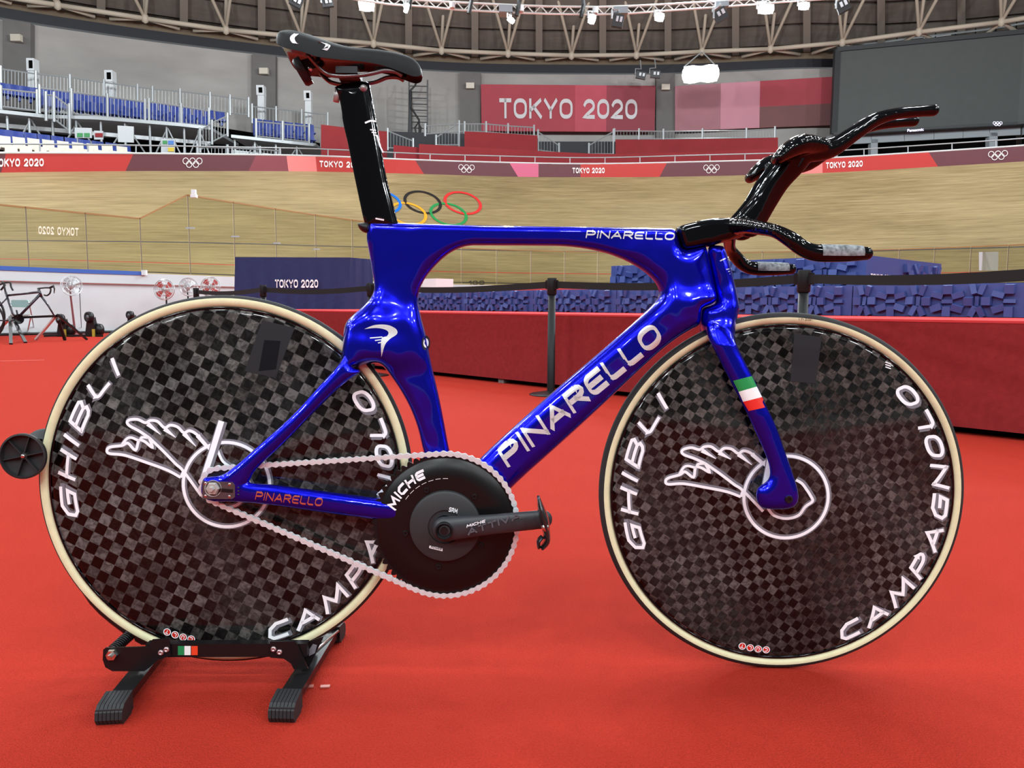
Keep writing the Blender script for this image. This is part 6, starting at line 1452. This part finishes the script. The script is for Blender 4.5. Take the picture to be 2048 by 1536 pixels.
# rear cog, axle, dropout plate
b = BB(); pts = []
for k in range(NC * 4):
    a = 2 * math.pi * k / (NC * 4); r = RCC + (.003 if k % 4 == 0 else (.001 if k % 4 in (1, 3) else -.004)); pts.append((r * math.cos(a), WCH - .0012, RZ + r * math.sin(a)))
b.prism(pts, (0, .0024, 0)); b.build('sprocket', m_blackm, discR)
BB().tube([(0, -.07, RZ), (0, .078, RZ)], .0055, 12).lathe([(.03, -.055), (.022, -.05), (.018, -.03), (.018, .03), (.022, .042), (.024, .05), (.001, .05)], (0, 0, RZ), (0, 1, 0), 24).build('hub', m_blackm, discR, smooth=True, sharp=35)
wpl = .0735
pp_ = PT([(405, 962), (465, 964), (470, 970), (470, 994), (464, 998), (405, 998)], wpl); b = BB(); b.prism([(u, wpl - .003, z) for u, z in pp_], (0, .0035, 0)); drp = b.build('dropout_plate', mat('machined_grey', (104, 106, 110), rough=.35, metal=.8, noise=.15, nscale=300), frame)
b = BB(); b.bar((bk(428, 979, wpl)[0], wpl + .0007, bk(428, 979, wpl)[1]), (bk(466, 982, wpl)[0], wpl + .0007, bk(466, 982, wpl)[1]), .0012, .006, (0, 0, 1)); b.build('axle_slot', m_blackm, frame)
for (x, y) in ((411, 967), (459, 969), (411, 992), (459, 993)):
    u, z = bk(x, y, wpl); b = BB(); b.lathe([(.0005, .0006), (.0022, .0006), (.0026, .0)], (u, wpl + .0006, z), (0, 1, 0), 10); b.build('plate_screw', m_chrome, frame, smooth=True)
for (x, y) in ((477, 975), (477, 982), (477, 989)):
    u, z = bk(x, y, wpl); b = BB(); b.tube([(u - .0012, .0740, z), (u + .0018, .0740, z)], .0014, 6); b.build('adjuster_mark', m_blackm, frame)
b = BB(); u, z = bk(424, 978, wpl + .006); b.lathe([(.0005, .012), (.004, .012), (.005, .010), (.0052, .006), (.0098, .006), (.0112, .004), (.0118, 0)], (u, wpl + .0008, z), (0, 1, 0), 6); b.lathe([(.013, .0), (.0145, .0012), (.0145, 0)], (u, wpl + .0004, z), (0, 1, 0), 24); b.build('axle_nut', mat('nut_steel', (190, 188, 182), rough=.35, metal=.4), discR, smooth=True, sharp=25)

# ================================================================== REAR WHEEL STAND
sd = thing('wheel_stand', 'black folding floor stand gripping the rear disc wheel', 'stand', (BX0, BY0, 0))
m_std = mat('stand_black', (20, 18, 20), rough=.32, spec=.4); m_rub = mat('ribbed_rubber', (34, 34, 36), rough=.6)
def W3(u, w, z): return bO + bU * u + bW * w + bZ * z
def sw(px, py, w): q = bk(px, py, w); return W3(q[0], w, q[1])
NW = .042
# near and far side bars
for w, nm in ((NW, 'near'), (-.05, 'far')):
    a0 = bk(330, 1297, NW); a1 = bk(560, 1297, NW)
    MB().bar(W3(a0[0] - .03, w, a0[1]), W3(a1[0] + .05, w, a1[1]), .018, .0235, bZ).build('side_bar', m_std, sd)
for i, (x0, c) in enumerate(((356, (30, 130, 76)), (369, (236, 236, 234)), (383, (226, 66, 36)))):
    MB().prism([sw(x0, 1310, NW + .0098), sw(x0 + 12.5, 1310, NW + .0098), sw(x0 + 12.5, 1292, NW + .0098), sw(x0, 1292, NW + .0098)], tuple(bW * .0004)).build('flag_stripe', mat('sflag%d' % i, c, rough=.4), sd)
# gusset plates, near side
g1_ = [(208, 1298), (213, 1294), (300, 1292), (306, 1278), (340, 1276), (343, 1310), (318, 1318), (300, 1334), (290, 1341), (226, 1341), (212, 1333), (207, 1318)]
g2_ = [(541, 1282), (590, 1282), (596, 1288), (617, 1337), (588, 1337), (583, 1326), (568, 1316), (541, 1314)]
for g in (g1_, g2_):
    for w in (NW + .010, -.064): MB().prism([sw(x, y, NW + .010) + bW * (w - NW - .010) for x, y in g], tuple(bW * .003)).build('gusset', m_std, sd)
for (x, y) in ((322, 1305), (333, 1299), (547, 1298), (559, 1304)):
    q = sw(x, y, NW + .0135); MB().lathe([(.0005, .002), (.0018, .002), (.002, .003), (.0042, .003), (.005, 0)], q, bW, 12).build('rivet_bolt', mat('pink_steel', (206, 178, 180), rough=.3, metal=.8), sd, smooth=True)
# legs across with ribbed feet
def leg(nf, nb, label):
    a = PZ(*nf, .018); b = PZ(*nb, .018); t = (b - a); t[2] = 0; L = np.linalg.norm(t); t /= L; s = np.cross(t, (0, 0, 1))
    MB().bar(a + t * .02 + (0, 0, .004), b - t * .02 + (0, 0, .004), .034, .014).build('leg', m_std, sd)
    for e, d in ((a, 1), (b, -1)):
        f = MB(); n = 7
        for k in range(n):
            o_ = s * ((k - (n - 1) / 2) * .0062); pr = [(-.006, -.018), (-.012, -.008), (-.010, .004), (.0, .013), (.036, .018), (.036, -.006), (.026, -.018)]
            f.prism([e + o_ + s * -.0026 + t * d * x + np.array([0, 0, z]) for x, z in pr], s * .0052)
        f.box(e + t * d * .014 + (0, 0, -.003), (.042, .044, .022), np.stack([s, t, (0, 0, 1.)], 1)); f.build('ribbed_foot', m_rub, sd)
leg((222, 1424), (350, 1262), '')
leg((566, 1420), (668, 1256), '')
MB().cyl(sw(592, 1335, NW) + (0, 0, -.0), PZ(676, 1262, .03), .003, n=8).build('brace_rod', m_chrome, sd, smooth=True)
# spring and bolt
sp0, sp1 = sw(226, 1300, NW - .012), sw(262, 1268, -.01); ax_ = (sp1 - sp0); Ls = np.linalg.norm(ax_); ax_ /= Ls; xx = np.cross(ax_, (0, 1, 0)); xx /= np.linalg.norm(xx); yy = np.cross(ax_, xx)
MB().tube([sp0 + ax_ * Ls * k / 110 + (xx * math.cos(k * .62) + yy * math.sin(k * .62)) * .009 for k in range(111)], .0017, 5).build('spring', m_blackm, sd, smooth=True)
MB().cyl(sp0, sp1, .005, n=8).build('spring_rod', m_blackm, sd)
MB().lathe([(.0005, .016), (.004, .016), (.004, .008), (.009, .008), (.0105, .004), (.0105, 0)], sw(226, 1308, NW + .013), bW, 6).build('pivot_nut', m_chrome, sd, smooth=True, sharp=25)
# spring arm with two rollers behind the tyre
rc1 = bk(47, 912, .034); RCu = rc1
arm_pts = [(bk(262, 1268, -.03)[0], bk(262, 1268, -.03)[1]), (bk(175, 1210, -.03)[0], bk(175, 1210, -.03)[1]), (bk(126, 1110, -.03)[0], bk(126, 1110, -.03)[1]), (bk(104, 1000, -.03)[0], bk(104, 1000, -.03)[1]), (rc1[0] + .03, rc1[1] - .01), (rc1[0], rc1[1])]
MB().tube(smooth_path([W3(u, interp(k, [0, 1, 4, 5], [-.03, -.05, -.05, -.05]), z) for k, (u, z) in enumerate(arm_pts)], 4), .007, 8).build('spring_arm', m_std, sd, smooth=True)
for s in (1, -1):
    o_ = W3(rc1[0], 0, rc1[1]); ax = bW * s; w0 = .014
    r = .040
    MB().lathe([(.024, w0), (.030, w0 + .006), (.037, w0 + .014), (r, w0 + .018), (r, w0 + .024), (r - .003, w0 + .025), (r - .004, w0 + .016), (.006, w0 + .012), (.006, w0 + .02), (.0005, w0 + .02)], o_, ax, 40).build('roller', m_rub, sd, smooth=True, sharp=40)
    for k in range(6):
        a = k * math.pi / 3 + .2; dd = bU * math.cos(a) + bZ * math.sin(a); MB().bar(o_ + ax * (w0 + .0175) + dd * .006, o_ + ax * (w0 + .0175) + dd * (r - .004), .0016, .008, ax).build('roller_spoke', m_rub, sd)
    MB().lathe([(.0005, w0 + .024), (.003, w0 + .024), (.004, w0 + .021), (.0045, w0 + .019)], o_, ax, 12).build('roller_bolt', m_chrome, sd, smooth=True)
MB().cyl(W3(rc1[0], -.055, rc1[1]), W3(rc1[0], .034, rc1[1]), .004, n=10).build('roller_axle', m_blackm, sd)
# crest on the inner gusset
b = MB(); 
b.prism([sw(618, 1312, NW - .01), sw(630, 1306, NW - .01), sw(634, 1290, NW - .01), sw(626, 1288, NW - .01), sw(619, 1298, NW - .01)], tuple(bW * .0005)); b.build('maker_crest', m_decalg, sd)
MB().prism([sw(596, 1288, NW - .012), sw(617, 1337, NW - .012), sw(640, 1290, NW - .012), sw(648, 1272, NW - .012), sw(612, 1284, NW - .012)], tuple(bW * .002)).build('gusset', m_std, sd)
